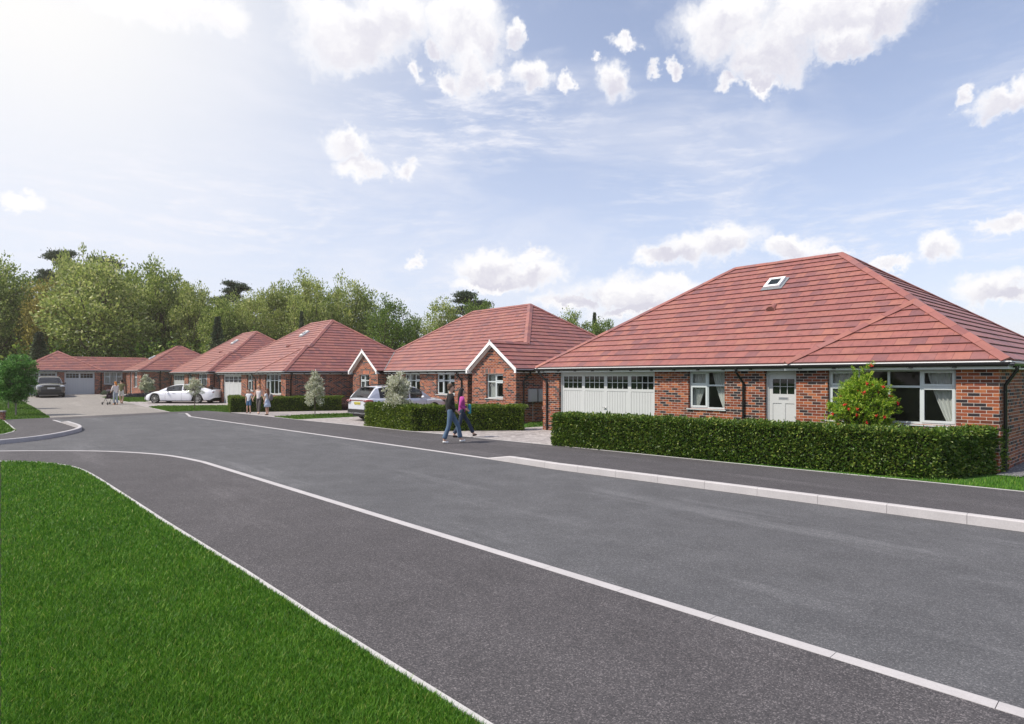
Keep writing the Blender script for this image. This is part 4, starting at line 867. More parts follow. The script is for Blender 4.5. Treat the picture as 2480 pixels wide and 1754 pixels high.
# wood behind the houses
PROTO = {}
def proto(k_):
    if k_ in PROTO: return copy_tree(PROTO[k_])
    H, Wd = 17.0, 14.0
    if k_ == 'cedar': o = conifer('pine_tree', 41, 17, 10, CONIFER, True)
    elif k_ == 'spruce': o = conifer('spruce_tree', 42, 12, 5, CONIFER)
    else:
        i = int(k_[-1]); nm = k_[:-1]; sh = ['round', 'egg', 'round', 'round'][i]
        o = crown_tree('broadleaf_tree', 50+i*7+len(nm), H, Wd, [2.8, 2.0, 4.5, 1.2][i], 135, 105, .38, WOOD[{'mid': 0, 'pale': 1, 'deep': 2, 'brown': 3}[nm]], BARK, .38, sh, .62, .128, .15)
    PROTO[k_] = o; return o
TREES = [  # px, top y, width px, kind, distance, label
    (-25, 636, 190, 'mid0', 84, 'tall green tree cut by the left edge of the wood'),
    (54, 668, 140, 'deep1', 90, 'darker tree standing beside the left edge tree'),
    (112, 682, 135, 'brown1', 84, 'brownish tree left of the biggest tree in the wood'),
    (184, 612, 120, 'pale2', 92, 'pale narrow tree rising highest at the left of the wood'),
    (245, 642, 250, 'pale0', 82, 'biggest pale tree with forked trunk behind the low far bungalow'),
    (330, 668, 150, 'mid3', 92, 'tree filling in right of the biggest tree'),
    (395, 644, 150, 'mid0', 90, 'tall broad tree at the right shoulder of the big tree'),
    (475, 690, 125, 'pale1', 88, 'pale rounded tree left of the small dark pine'),
    (535, 735, 110, 'mid2', 84, 'lower tree under the small dark pine'),
    (605, 727, 110, 'pale0', 86, 'low pale tree right of the small dark pine'),
    (665, 690, 105, 'pale2', 92, 'pale upright tree above the second hipped roof'),
    (745, 680, 130, 'pale0', 88, 'pale round tree above the rooflight of the middle bungalow'),
    (832, 680, 125, 'pale3', 92, 'tall pale tree right of the middle bungalow ridge'),
    (940, 734, 130, 'deep0', 84, 'fresh green bushy tree between two roofs'),
    (1000, 768, 80, 'deep1', 96, 'low tree at the dip of the wood'),
    (1078, 738, 120, 'pale0', 84, 'yellowish round tree beside the right hand pine'),
    (1160, 728, 90, 'deep2', 92, 'dark green tree under the right hand pine'),
    (1375, 762, 120, 'mid0', 96, 'leafy tree between the two nearest roofs'),
    (1455, 776, 100, 'deep1', 100, 'small dark tree peeping over the nearest roof slope'),
    (290, 660, 170, 'mid1', 94, 'green tree behind the right half of the biggest tree'),
    (440, 690, 120, 'deep3', 94, 'shaded tree between the broad tree and the small dark pine'),
    (565, 722, 110, 'pale3', 90, 'soft green tree directly below the small dark pine'),
    (705, 704, 120, 'mid3', 94, 'green tree between the two pale trees above the middle roofs'),
    (790, 698, 120, 'mid0', 95, 'green tree behind the ridge end of the middle bungalow'),
    (885, 712, 120, 'mid3', 93, 'sloping green tree left of the fresh green bushy tree'),
    (160, 604, 100, 'cedar', 104, 'tall dark pine behind the left of the wood'),
    (255, 626, 110, 'cedar', 106, 'dark flat topped pine behind the biggest tree'),
    (564, 683, 90, 'cedar', 98, 'small dark flat topped pine between pale trees'),
    (1140, 706, 105, 'cedar', 96, 'dark pine above the gabled bungalow ridge'),
    (527, 762, 66, 'spruce', 76, 'dark spruce behind the bungalow beyond the white car'),
    (730, 748, 36, 'spruce', 84, 'slim dark spruce behind the middle bungalow roof'),
    (95, 800, 80, 'spruce', 74, 'dark spruce above the far left garage roof'),
    (1440, 752, 40, 'spruce', 104, 'thin dark spruce behind the nearest roof slope')]
rr = random.Random(9)
for px, ty, wpx, k_, d, lab in TREES:
    o = proto(k_); base = zg(d); top = CH+(HY-ty)*d/F-base; H0 = {'cedar': 17, 'spruce': 12}.get(k_, 15.9); W0 = {'cedar': 9, 'spruce': 5}.get(k_, 13.4)
    o.location = ((px-CX)/F*d, d, base); w = wpx*d/F/W0; o.scale = (w, w, top/H0); o.rotation_euler = (0, 0, rr.random()*6.28)
    tag(o, lab, 'tree', 'trees of the wood behind the houses')
def undergrowth():
    r = RS(77); n = 64000; d = 78+r.rand(n)*26; px = r.rand(n)*1640-120; x = (px-CX)/F*d
    top = 5.6+1.3*np.sin(x*.5)+1.0*np.sin(x*1.3+2)+.8*np.sin(x*2.9+d); z = .3+(r.rand(n)**.8)*top
    P = np.stack([x, d, z], 1); leaf_obj('undergrowth', P, r.normal(size=(n, 3))+np.array([0, -.3, .4]), .45*(.6+.8*r.rand(n)), WOOD[2], None, .6, 5)
    tag(bpy.data.objects['undergrowth'], 'dark undergrowth and bushes below the trees of the wood', 'bushes', kind='stuff')
undergrowth()
for i, (x, y, sc_) in enumerate([(-30, -6, .8), (-33, 3, .9), (-31, 11, .75), (-40, 17, 1.0), (-38, -14, .95)]):   # trees across the side road, mirrored in the windows
    o = proto('deep%d' % (i % 2)); o.location = (x, y, 0); o.scale = (sc_*.7, sc_*.7, sc_*.62); tag(o, ('nearest', 'rounded', 'lowest', 'tallest', 'rearmost')[i]+' tree across the side road beyond the left edge of the view', 'tree', 'trees across the side road')
# small garden trees
WK = {'young_tree': 1.02}
def gtree(name, px, by, ty, wpx, bot, seed, mat, bark, tr, shape, lab, cat='tree', grp=None, nc=46, per=60, ls=.085, asp=.35, d=None, x=None, inner=.1, clr=.15, updir=.5):
    p = G(px, by) if d is None else Vector(((px-CX)/F*d, d, 0)); d = p.y; z = zg(d); top = CH+(HY-ty)*d/F-z; b0 = CH+(HY-bot)*d/F-z; w = wpx*d/F
    o = crown_tree(name, seed, top, w*WK.get(name, .86), b0, nc, per, ls, mat, bark, tr, shape, asp, clr, inner, updir=updir); o.location = (p.x, p.y, z)
    return tag(o, lab, cat, grp)
gtree('young_tree', 38.5, 1006.7, 858, 80, 976, 11, ORNAMENTAL, BARKG, .035, 'round', 'young dark green tree on the left lawn, nearer of the two', grp='young trees on the left lawn', nc=130, per=170, ls=.095, asp=.5, clr=.14)
gtree('young_tree', 20.5, 991, 868, 72, 965, 12, ORNAMENTAL, BARKG, .035, 'round', 'young dark green tree on the left lawn, partly hidden behind the other', grp='young trees on the left lawn', nc=80, per=110, ls=.11, asp=.5, clr=.13)
SG = 'silver leaved garden trees'
gtree('silver_tree', 966, 1030, 892, 100, 1008, 21, SILVER, BARK, .028, 'flame', 'silver leaved bushy tree behind the hedge, in front of the silver car', grp=SG, nc=100, per=60, ls=.095, d=24.9, clr=.12)
gtree('silver_tree', 763, 1007.7, 899, 66, 984, 22, SILVER, BARK, .022, 'flame', 'silver leaved tree on a bare dark stem in the narrow grass wedge', grp=SG, nc=70, per=60, ls=.10, clr=.13)
gtree('silver_tree', 471.3, 990, 903, 56, 968, 23, SILVER, BARK, .024, 'flame', 'silver leaved tree on a bare dark stem in front of the white car', grp=SG, nc=50, per=60, ls=.08, clr=.12)
gtree('silver_tree', 355.5, 958, 903, 40, 952, 24, SILVER, BARK, .024, 'flame', 'silver leaved tree beside the far bungalow wall, left of the white car', grp=SG, nc=70, per=90, ls=.12, clr=.13, d=56.4)
def shrub(name, px, by, wpx, hgt, dep, n, ls, mat, lab, seed, d=None, rz=0, up=1.2):
    p = G(px, by) if d is None else Vector(((px-CX)/F*d, d, 0)); z = zg(p.y); w = wpx*p.y/F/2; r = RS(seed); q = unit(r.normal(size=(n, 3)))*(.55+.45*r.rand(n, 1)); q[:, 2] = abs(q[:, 2])
    P = q*np.array([w, dep, hgt*.85])*(1+.12*np.sin(q[:, :1]*9+q[:, 1:2]*7)); root = empty(name, (p.x, p.y, z), rz)
    leaf_obj('foliage', P, q*.6+r.normal(size=(n, 3))*.4+np.array([0, 0, up*.6]), ls*(.6+.8*r.rand(n)), mat, root, .4, seed)
    mb = MB(); mb.ball((0, 0, 0), (w*.8, dep*.8, hgt*.6), 12, 8); mb.build('inner_branches', HEDGE_CORE, root); return tag(root, lab, 'shrub')
HEATH = leafmat('heather_leaf', [(0, (.05, .03, .03)), (.4, (.13, .07, .085)), (.8, (.22, .13, .15)), (1, (.18, .19, .08))], .2, .7); LAV = leafmat('lavender_leaf', [(0, (.03, .03, .04)), (.5, (.06, .055, .085)), (1, (.11, .10, .15))], .2, .7); BLUEG = leafmat('blue_green_leaf', [(0, (.06, .09, .06)), (.6, (.13, .18, .12)), (1, (.24, .28, .20))], .3, .5)
shrub('heather_bush', 832, 994, 56, .50, .5, 3500, .07, HEATH, 'low purple heather bush beside the silver car boot', 31, d=39.0)
shrub('lavender_bush', 333, 959, 72, .38, .5, 2600, .10, LAV, 'dark violet lavender row under the far bungalow window', 32, d=56.5); shrub('garden_shrub', 258, 955, 26, .5, .4, 1500, .10, BLUEG, 'blue green shrub beside the far garage pier', 33, d=61.5)
# rowan with red berries
def rowan():
    r = RS(8); d = 14.7; root = empty('rowan_tree', ((2092-CX)/F*d, d, 0)); P, D, S_, tips = [], [], [], []; mb = MB(); mb.tube([(0, 0, -.1), (.01, 0, .6), (.0, .0, 1.0)], [.035, .03, .025], 8, cap=False)
    for i in range(380):
        v = r.normal(size=3); v /= np.linalg.norm(v); v *= (.25+.75*r.rand())**.5; t = (v[2]+1)/2
        e = np.array([v[0]*(.95-.50*t**1.3), v[1]*(.60-.25*t), .78+1.38*t]); 
        if i < 26: e = np.array([(r.rand()-.5)*1.7, (r.rand()-.5)*.8, .9+.8*r.rand()]); e[:2] *= 1.0
        if i in (30, 31, 32): e = np.array([[.13, 0, 2.36], [-.22, 0, 2.22], [.02, 0, 2.2]][i-30])
        b_ = e*np.array([.35, .35, 1])-np.array([0, 0, .30]); dirv = e-b_; l = np.linalg.norm(dirv); dirv = dirv/l; tips.append(e); limb(mb, b_, e, .006, .003, .1, r, 4)
        if i % 3 == 0: limb(mb, (0, 0, max(.5, b_[2]-.45)), b_, .012, .005, .15, r, 5)
        for k_ in range(5):                                   # pinnate sprays round the tip
            a_ = dirv+r.normal(size=3)*.55; a_ /= np.linalg.norm(a_); sd_ = np.cross(a_, r.normal(size=3)); sd_ /= np.linalg.norm(sd_); o_ = e-dirv*r.rand()*.16
            for j in range(7):
                t = .03+.020*j
                for sg in (-1, 1): P.append(o_+a_*t); D.append(a_*.75+sd_*sg*.8); S_.append(.060*(1.15-.08*j))
    leaf_obj('foliage', np.array(P), np.array(D), np.array(S_), ROWAN, root, .34, 8); mb.build('trunk', BARK, root)
    berry = plain('berry', (.55, .02, .012), .35); cl = [t for t in tips if t[1] < .25]; r.shuffle(cl)
    bm0 = MB()
    for k_ in range(16): q = r.normal(size=3)*.018; bm0.ball(q*.9, .0125, 6, 4)
    first = bm0.build('berry_cluster', berry, root); first.location = Vector(cl[0])+Vector((0, -.1, 0))
    for t in cl[1:36]:
        c = first.copy(); COL.objects.link(c); c.parent = root; c.location = Vector(t)+Vector((0, -.09, -.01)); c.rotation_euler = (r.rand()*6, r.rand()*6, 0)
    tag(root, 'bright green rowan tree with red berries in front of the wide window', 'tree')
rowan()
# ------------------------------------------------------------------ grass blades
def inpoly(x, y, poly):
    c = np.zeros(len(x), bool); n = len(poly)
    for i in range(n):
        (x0, y0), (x1, y1) = poly[i], poly[(i+1) % n]
        if y0 == y1: continue
        c ^= ((y0 > y) != (y1 > y)) & (x < (x1-x0)*(y-y0)/(y1-y0)+x0)
    return c
def vnoise(x, y, f, seed):
    r = RS(seed); T = r.rand(64, 64); xs, ys = x*f, y*f; xi, yi = np.floor(xs).astype(int), np.floor(ys).astype(int); fx, fy = xs-xi, ys-yi; fx = fx*fx*(3-2*fx); fy = fy*fy*(3-2*fy)
    g = lambda a_, b_: T[a_ % 64, b_ % 64]
    return (g(xi, yi)*(1-fx)+g(xi+1, yi)*fx)*(1-fy)+(g(xi, yi+1)*(1-fx)+g(xi+1, yi+1)*fx)*fy
def blades(name, poly, n, dmin, dmax, hgt, wid, mat, lab, seed=1, dref=4.0, z0=0, margin=1.0, power=1.0):
    r = RS(seed); u = r.rand(n); d = dmin*(dmax/dmin)**(u**power)                    # denser close to the camera
    ph = np.arctan(min(.83*margin, 3))*(2*r.rand(n)-1); x = np.tan(ph)*d
    k_ = inpoly(x, d, poly); x, d = x[k_], d[k_]; m = len(x); sc = np.maximum(1, d/dref)
    nz = vnoise(x, d, 2.3, 3)*.5+vnoise(x, d, 7, 4)*.3+vnoise(x, d, 19, 6)*.2; h = hgt*(.55+.45*nz+.45*r.rand(m))*np.minimum(1+.05*(sc-1), 1.2); w = wid*(.6+.7*r.rand(m))*sc**.85
    la = r.rand(m)*6.28+vnoise(x, d, 5, 8)*3; lean = h*(.1+.7*r.rand(m)); a_ = r.rand(m)*math.pi
    v = np.empty((m, 5, 3)); wx, wy = np.cos(a_)*w/2, np.sin(a_)*w/2; lx, ly = np.cos(la)*lean, np.sin(la)*lean; z = z0
    v[:, 0] = np.stack([x-wx, d-wy, np.full(m, z)], 1); v[:, 1] = np.stack([x+wx, d+wy, np.full(m, z)], 1)
    v[:, 2] = np.stack([x+wx*.8+lx*.3, d+wy*.8+ly*.3, z+h*.6], 1); v[:, 3] = np.stack([x-wx*.8+lx*.3, d-wy*.8+ly*.3, z+h*.6], 1); v[:, 4] = np.stack([x+lx, d+ly, z+h], 1)
    me = bpy.data.meshes.new(name); me.vertices.add(5*m); me.vertices.foreach_set('co', v.reshape(-1)); idx = (np.arange(m)[:, None]*5+np.array([[0, 1, 2, 3, 3, 2, 4]])).reshape(-1)
    me.loops.add(7*m); me.loops.foreach_set('vertex_index', idx.astype(np.int32)); ls = np.empty(2*m, np.int32); ls[0::2] = np.arange(m)*7; ls[1::2] = np.arange(m)*7+4; me.polygons.add(2*m); me.polygons.foreach_set('loop_start', ls)
    lt = np.empty(2*m, np.int32); lt[0::2] = 4; lt[1::2] = 3
    try: me.polygons.foreach_set('loop_total', lt)
    except Exception: pass
    me.update(); me.validate(); me.materials.append(mat); o = bpy.data.objects.new(name, me); COL.objects.link(o); return tag(o, lab, 'grass', kind='stuff')
GRASS = leafmat('grass_blade', [(0, (0.032, 0.113, 0.007)), (.4, (0.073, 0.216, 0.016)), (.8, (0.139, 0.314, 0.028)), (.96, (0.246, 0.393, 0.061)), (1, (0.459, 0.472, 0.150))], .35, .5, 1.5)
NEARL = xy(line2(E1, .062)); NEARL = NEARL+[(-60, -2), (-60, 18)]
blades('lawn_grass', NEARL, 1000000, 3.3, 19, .048, .0052, GRASS, 'bright green mown grass of the large corner lawn', 1)
sheet('lawn_soil', xy(line2(E1, .045))+[(-30, -.5), (-45, 14)], -.004, M['soil'], False)
RL_ = xy(line2(BE[9:], -.05))[::-1]; RLP = [tuple(p.xy) for p in (G(2280, 1168), G(2445, 1150))]
blades('verge_grass', [(G(2150, 1160).x, G(2150, 1160).y)]+RL_[::-1]+[(30, 20), (16, 20), local((10.52, 13.28), .45, 8), local((10.52, 13.28), .45, -.4), (10.3, 12.9), (9.2, 12.3)], 260000, 8, 20, .055, .006, GRASS, 'mown grass beside the nearest bungalow right wall', 2, dref=9)
FARG = leafmat('far_grass_blade', [(0, (.045, .11, .010)), (.5, (.085, .18, .020)), (1, (.17, .27, .05))], .35, .6, .8)
for i, (pp, lb) in enumerate([([(662.8, 1010.2), (716.8, 1016.4), (859.6, 1009.7), (960, 1004), (930, 998), (859.6, 1001), (734, 1005.3)], 'narrow wedge of grass between two paved driveways'),
    ([(359, 986.6), (409.5, 997.8), (498, 995), (560, 999), (552, 990), (548, 982.2), (380, 983.8)], 'strip of grass in front of the white car'),
    ([(243, 962.4), (303, 973.2), (350, 974), (372, 970), (372, 961), (269, 960.4)], 'patch of grass beside the couple with the pushchair'),
    ([(6, 1016.8), (121, 1011.8), (87, 990.3), (59, 974), (30, 962), (-260, 975), (-300, 1019)], 'lawn under the two young trees on the left'),
    ([(5.8, 1018), (37, 1043.6), (0, 1053), (-250, 1077), (-280, 1022)], 'small grass corner behind the left kerb'),
    ([(1274, 1035.5), (1315, 1032.5), (1325, 1022), (1280, 1022)], 'small grass patch below the meter boxes')]):
    q = [G(*p) for p in pp]; q2 = [(p.x, p.y) for p in q]; r = RS(60+i); x0, x1 = min(p[0] for p in q2), max(p[0] for p in q2); y0, y1 = min(p[1] for p in q2), max(p[1] for p in q2); n = int((x1-x0)*(y1-y0)*260)
    x, y = r.rand(n)*(x1-x0)+x0, r.rand(n)*(y1-y0)+y0; k_ = inpoly(x, y, q2); x, y = x[k_], y[k_]; P = np.stack([x, y, np.array([zg(t) for t in y])-.01], 1)
    o = leaf_obj('grass_patch', P, r.normal(size=P.shape)*.45+np.array([0, 0, 1]), .075*(.6+.8*r.rand(len(x))), FARG, None, .5, i); tag(o, lb, 'grass', kind='stuff')
# ------------------------------------------------------------------ cars (local x forward, y to the car's left, origin on the ground)
def paint(name, col, rough=.25, metal=.0):
    n = NT(name); n.set(Base_Color=col, Roughness=rough, Metallic=metal); n.b.inputs['Coat Weight'].default_value = .8; n.b.inputs['Coat Roughness'].default_value = .03; return n.m
CARGLASS = glassmat('car_glass', (.02, .02, .022), .30, .02); TYRE = plain('tyre_rubber', (.018, .018, .018), .8); ALLOY = plain('alloy', (.42, .41, .40), .32, .85)
CHROME = plain('chrome', (.7, .7, .7), .15, 1.0); REDLENS = paint('red_lens', (.20, .018, .015), .12); CLEARLENS = paint('clear_lens', (.42, .45, .50), .08); PLASTIC = plain('car_black_plastic', (.02, .02, .021), .45)
def car(name, label, loc, ang, s, col, sc=1.0):
    root = empty(name, loc, ang); root.scale = (sc, sc, sc); f = lambda k_, x: float(np.interp(x, [p[0] for p in s[k_]], [p[1] for p in s[k_]]))
    x0, x1 = s['plan'][0][0], s['plan'][-1][0]; xs = sorted(set([round(float(v), 3) for v in np.concatenate([np.linspace(x0, x1, 64), [x0+.03, x0+.08, x1-.03, x1-.08]])])); ax = s['axles']; Ra = s['wr']+.055
    def sm(k_, x): return (f(k_, x-.06)+2*f(k_, x)+f(k_, x+.06))/4 if x0+.1 < x < x1-.1 else f(k_, x)
    bod, rings = MB(), []
    B_ = [(0, .955), (.12, .985), (.35, 1.0), (.6, .995), (.8, .975), (.93, .945), (1.0, .90)]
    for x in xs:
        w, zs, zt = sm('plan', x), sm('belt', x), sm('top', x); z0 = f('bot', x)
        for a_ in ax:
            d = abs(x-a_)
            if d < Ra: z0 = max(z0, s['wr']+math.sqrt(Ra*Ra-d*d))
        r = [(w*b_, z0+(zs-z0)*t) for t, b_ in B_]+[(w*.80, zs+(zt-zs)*.45), (w*.60, zs+(zt-zs)*.75), (w*.3, zs+(zt-zs)*.95), (0, zt)]
        rings.append([(x, y, z) for y, z in r]+[(x, -y, z) for y, z in r[:-1][::-1]])
    n = len(rings[0]); P = [p for r in rings for p in r]
    bod.add(P, [[i*n+k_, (i+1)*n+k_, (i+1)*n+k_+1, i*n+k_+1] for i in range(len(rings)-1) for k_ in range(n-1)], smooth=True)
    bod.poly(rings[0]); bod.poly(rings[-1][::-1])
    # cabin
    cx0, cx1 = s['cabin'][0][0], s['cabin'][-1][0]; cs = np.linspace(cx0, cx1, 44); cr = []
    for x in cs:
        w, zb, zr = sm('plan', x), sm('belt', x)-.02, max(f('cabin', x), f('belt', x)); t = min(1, (zr-zb)/(s['H']-zb)); wt = w*(.90-s.get('tumble', .22)*t)
        r = [(w*.895, zb), (w*.895+(wt-w*.895)*.5+.02*t, zb+(zr-zb)*.5), (wt, zb+(zr-zb)*.90), (wt*.90, zb+(zr-zb)*.965), (wt*.5, zr-.006*t), (0, zr)]
        cr.append([(x, y, z) for y, z in r]+[(x, -y, z) for y, z in r[:-1][::-1]])
    m = len(cr[0]); ws, rw, sg, gl = MB(), MB(), [MB(), MB()], s['glass']
    for i in range(len(cs)-1):
        xm = (cs[i]+cs[i+1])/2
        for k_ in range(m-1):
            q = [cr[i][k_], cr[i+1][k_], cr[i+1][k_+1], cr[i][k_+1]]; side = k_ < 2 or k_ > m-4; zt_ = (q[0][2]+q[1][2])/2
            if side and gl['side'][0] < xm < gl['side'][1] and not any(a_ < xm < b_ for a_, b_ in gl['pillars']): t_ = sg[0 if k_ < 2 else 1]
            elif not side and 3 <= k_ <= m-5 and xm > gl['front']: t_ = ws
            elif not side and 3 <= k_ <= m-5 and xm < gl['rear']: t_ = rw
            else: t_ = bod
            t_.add(q, [[0, 1, 2, 3]], smooth=True)
    body = bod.build('body', col, root, fixn=True)
    for g_, nm in ((ws, 'windscreen'), (rw, 'rear_window'), (sg[0], 'side_window'), (sg[1], 'side_window')):
        if g_.f: g_.build(nm, CARGLASS, root)
    un = MB(); wm = f('plan', 0); un.box(x0+.25, x1-.25, -wm+.16, wm-.16, .20, f('belt', 0)-.12); un.build('underbody', PLASTIC, root)
    sk = MB(); sk.box(ax[0]+Ra+.02, ax[1]-Ra-.02, -wm*.965, wm*.965, f('bot', 0)-.05, f('bot', 0)+.015); sk.build('sill', PLASTIC, root)
    for a_ in ax:
        for sgn in (1, -1):
            ty, ri = MB(), MB(); wy = wm-.02; r = s['wr']; c = (a_, sgn*wy, r)
            ty.lathe(c, (0, sgn, 0), [(r*.70, -.20), (r*.95, -.21), (r, -.18), (r, -.03), (r*.95, .0), (r*.80, .008), (r*.74, -.01)], 32)
            t = ty.build('wheel', TYRE, root); ri.lathe(c, (0, sgn, 0), [(r*.76, -.012), (r*.72, -.0), (r*.69, -.02), (r*.68, -.12)], 32); ri.lathe(c, (0, sgn, 0), [(r*.14, -.0), (r*.10, .012), (0, .012)], 16)
            for k_ in range(s.get('spokes', 10)):
                a2 = 2*math.pi*k_/s.get('spokes', 10); dx, dz = math.cos(a2), math.sin(a2); ri.obox((c[0]+dx*r*.40, c[1]-sgn*.02, c[2]+dz*r*.40), (dx*r*.31, 0, dz*r*.31), (0, .014, 0), (-dz*.022, 0, dx*.022))
            ri.build('rim', ALLOY, t); br = MB(); br.lathe(c, (0, sgn, 0), [(r*.67, -.125), (0, -.125)], 24); br.build('brake_disc', PLASTIC, t)
    for sgn in (1, -1):                                      # mirrors, handles, door shut lines
        mx = gl['side'][1]-.12; mw = f('plan', mx); mb = MB(); mb.ball((mx, sgn*(mw+.05), f('belt', mx)+.07), (.07, .12, .075), 12, 8); mb.build('wing_mirror', col, root)
        for hx in s['handles']: hb = MB(); yw = f('plan', hx)*.99; hb.obox((hx, sgn*(yw+.004), s['hz']), (.10, 0, 0), (0, .012, 0), (0, 0, .018)); hb.build('door_handle', s.get('hmat', CHROME), root)
        for dx in s['doors']:
            q = MB(); pts = [];
            for t, b_ in B_[:-1]: z0 = f('bot', dx); w = sm('plan', dx); pts.append((dx, sgn*(w*b_+.001), z0+(sm('belt', dx)-z0)*t))
            q.tube(pts, .005, 4); q.build('door_seam', PLASTIC, root)
    return root, f
def plate(root, x, z, w, colr, sgn, n=7, dark=PLASTIC):
    m = plain('number_plate', colr, .5, var=.02); p = MB(); p.box(x-.008, x+.008, -w/2, w/2, z-.055, z+.055); o = p.build('number_plate', m, root); c = MB()
    for i in range(n):
        y = -w/2+.05+(w-.1)*i/(n-1)+(.0 if i < 4 else .012); xx = x+sgn*.010; c.box(xx-.001, xx+.001, y-.018, y-.008, z-.034, z+.034); c.box(xx-.001, xx+.001, y+.008, y+.018, z-.034, z+.034)
        c.box(xx-.001, xx+.001, y-.008, y+.008, z+(.024 if i % 2 else -.006), z+(.034 if i % 2 else .006))
    c.build('plate_characters', dark, o)
SEDAN = dict(H=1.48, wr=.365, axles=(-1.62, 1.80), spokes=10, tumble=.20,
    plan=[(-2.86, .70), (-2.80, .84), (-2.5, .94), (-1.8, .985), (-.5, .97), (.8, .965), (1.9, .975), (2.4, .90), (2.7, .78), (2.86, .60), (2.92, .42)],
    bot=[(-2.86, .42), (-2.6, .27), (-1.9, .24), (0, .20), (2.2, .20), (2.75, .22), (2.92, .30)],
    belt=[(-2.86, .98), (-2.4, 1.0), (-1.6, .99), (0, .93), (1.2, .88), (2.0, .80), (2.6, .66), (2.86, .52), (2.92, .44)],
    top=[(-2.86, 1.04), (-2.6, 1.07), (-2.0, 1.08), (0, .98), (1.15, .99), (1.9, .95), (2.4, .85), (2.7, .73), (2.88, .58), (2.92, .47)],
    cabin=[(-2.65, 1.07), (-2.1, 1.21), (-1.4, 1.38), (-.8, 1.46), (-.25, 1.48), (.25, 1.45), (.7, 1.34), (1.1, 1.18), (1.5, .98)],
    glass=dict(side=(-1.85, .95), pillars=((-.42, -.34),), front=.22, rear=-1.0), handles=(-.85, .28), hz=.80, hmat=paint('white_handle', (.6, .6, .64), .4), doors=(-1.05, -.37, .95))
wc, f_ = car('parked_car', 'white saloon car parked side on in the driveway facing left', (-25.75, 48.35, .04), math.radians(176), SEDAN, paint('white_paint', (.72, .73, .78)))
tag(wc, 'white saloon car parked side on in the driveway facing left', 'car')
for sg in (1, -1):
    h_ = MB(); h_.ball((2.52, sg*.66, .66), (.26, .15, .045), 14, 8); h_.build('headlight', CLEARLENS, wc); t_ = MB(); t_.ball((-2.78, sg*.70, .86), (.07, .16, .05), 12, 8); t_.build('tail_light', REDLENS, wc)
    v_ = MB(); v_.ball((2.66, sg*.62, .34), (.14, .14, .05), 10, 6); v_.build('bumper_vent', PLASTIC, wc)
g_ = MB(); g_.box(2.80, 2.905, -.38, .38, .26, .32); g_.build('lower_grille', PLASTIC, wc); g_ = MB(); g_.box(2.86, 2.925, -.30, .30, .44, .465); g_.build('grille_slot', PLASTIC, wc)
ESTATE = dict(H=1.68, wr=.375, axles=(-1.50, 1.42), spokes=5, tumble=.20,
    plan=[(-2.42, .80), (-2.38, .90), (-2.2, .965), (-1.4, .99), (0, .975), (1.4, .985), (2.0, .93), (2.3, .80), (2.45, .60)],
    bot=[(-2.42, .36), (-2.2, .30), (0, .24), (2.2, .24), (2.45, .32)],
    belt=[(-2.42, 1.02), (-2.2, 1.08), (-1, 1.06), (.6, 1.02), (1.5, .96), (2.2, .86), (2.45, .72)],
    top=[(-2.42, 1.06), (-2.25, 1.12), (-1, 1.10), (.9, 1.09), (1.6, 1.06), (2.2, .96), (2.45, .80)],
    cabin=[(-2.34, 1.10), (-2.1, 1.38), (-1.92, 1.56), (-1.6, 1.63), (-.8, 1.68), (0, 1.67), (.4, 1.60), (.8, 1.40), (1.25, 1.08)],
    glass=dict(side=(-1.75, .75), pillars=((-.12, 0), (-1.08, -1.0)), front=.42, rear=-1.95), handles=(-.85, .15), hz=.86, hmat=paint('silver_handle', (.5, .52, .58), .4), doors=(-1.0, -.06, .9))
hd = Vector((.70, .714, 0)).normalized(); P1 = Vector((-7.98, 29.65, 0)); ctr = P1+Vector((hd.y, -hd.x, 0))*.99+hd*2.42
sv, f_ = car('parked_car', '', (ctr.x, ctr.y, 0), math.atan2(hd.y, hd.x), ESTATE, paint('silver_paint', (.66, .68, .74), .25, .15))
tag(sv, 'silver estate car seen from behind with yellow number plate, partly behind the low hedge', 'car')
for sg in (1, -1):
    t_ = MB(); t_.ball((-2.28, sg*.74, .95), (.26, .25, .085), 16, 10); t_.build('tail_light', REDLENS, sv)
    r_ = MB(); r_.tube([(-1.5, sg*.66, 1.64), (-1.3, sg*.67, 1.69), (.1, sg*.68, 1.70), (.35, sg*.68, 1.64)], .018, 6); r_.build('roof_rail', PLASTIC, sv); e_ = MB(); e_.box(-2.46, -2.38, sg*.45-.12, sg*.45+.12, .34, .40); e_.build('exhaust', CHROME, sv)
b_ = MB(); b_.box(-2.435, -2.40, -.62, .62, .955, .99); b_.build('tail_light_bar', REDLENS, sv); b_ = MB(); b_.box(-2.45, -2.39, -.84, .84, .40, .56); b_.build('rear_bumper_insert', PLASTIC, sv); b_ = MB(); b_.box(-2.455, -2.40, -.80, .80, .345, .375); b_.build('bumper_trim', CHROME, sv)
plate(sv, -2.437, .84, .52, (.62, .55, .08), -1); b_ = MB(); b_.obox((-2.30, 0, 1.18), (.012, 0, .0), (0, .26, 0), (.0, 0, .012)); b_.build('rear_wiper', PLASTIC, sv); b_ = MB(); b_.box(-2.06, -1.84, -.62, .62, 1.575, 1.60); b_.build('rear_spoiler', PLASTIC, sv)
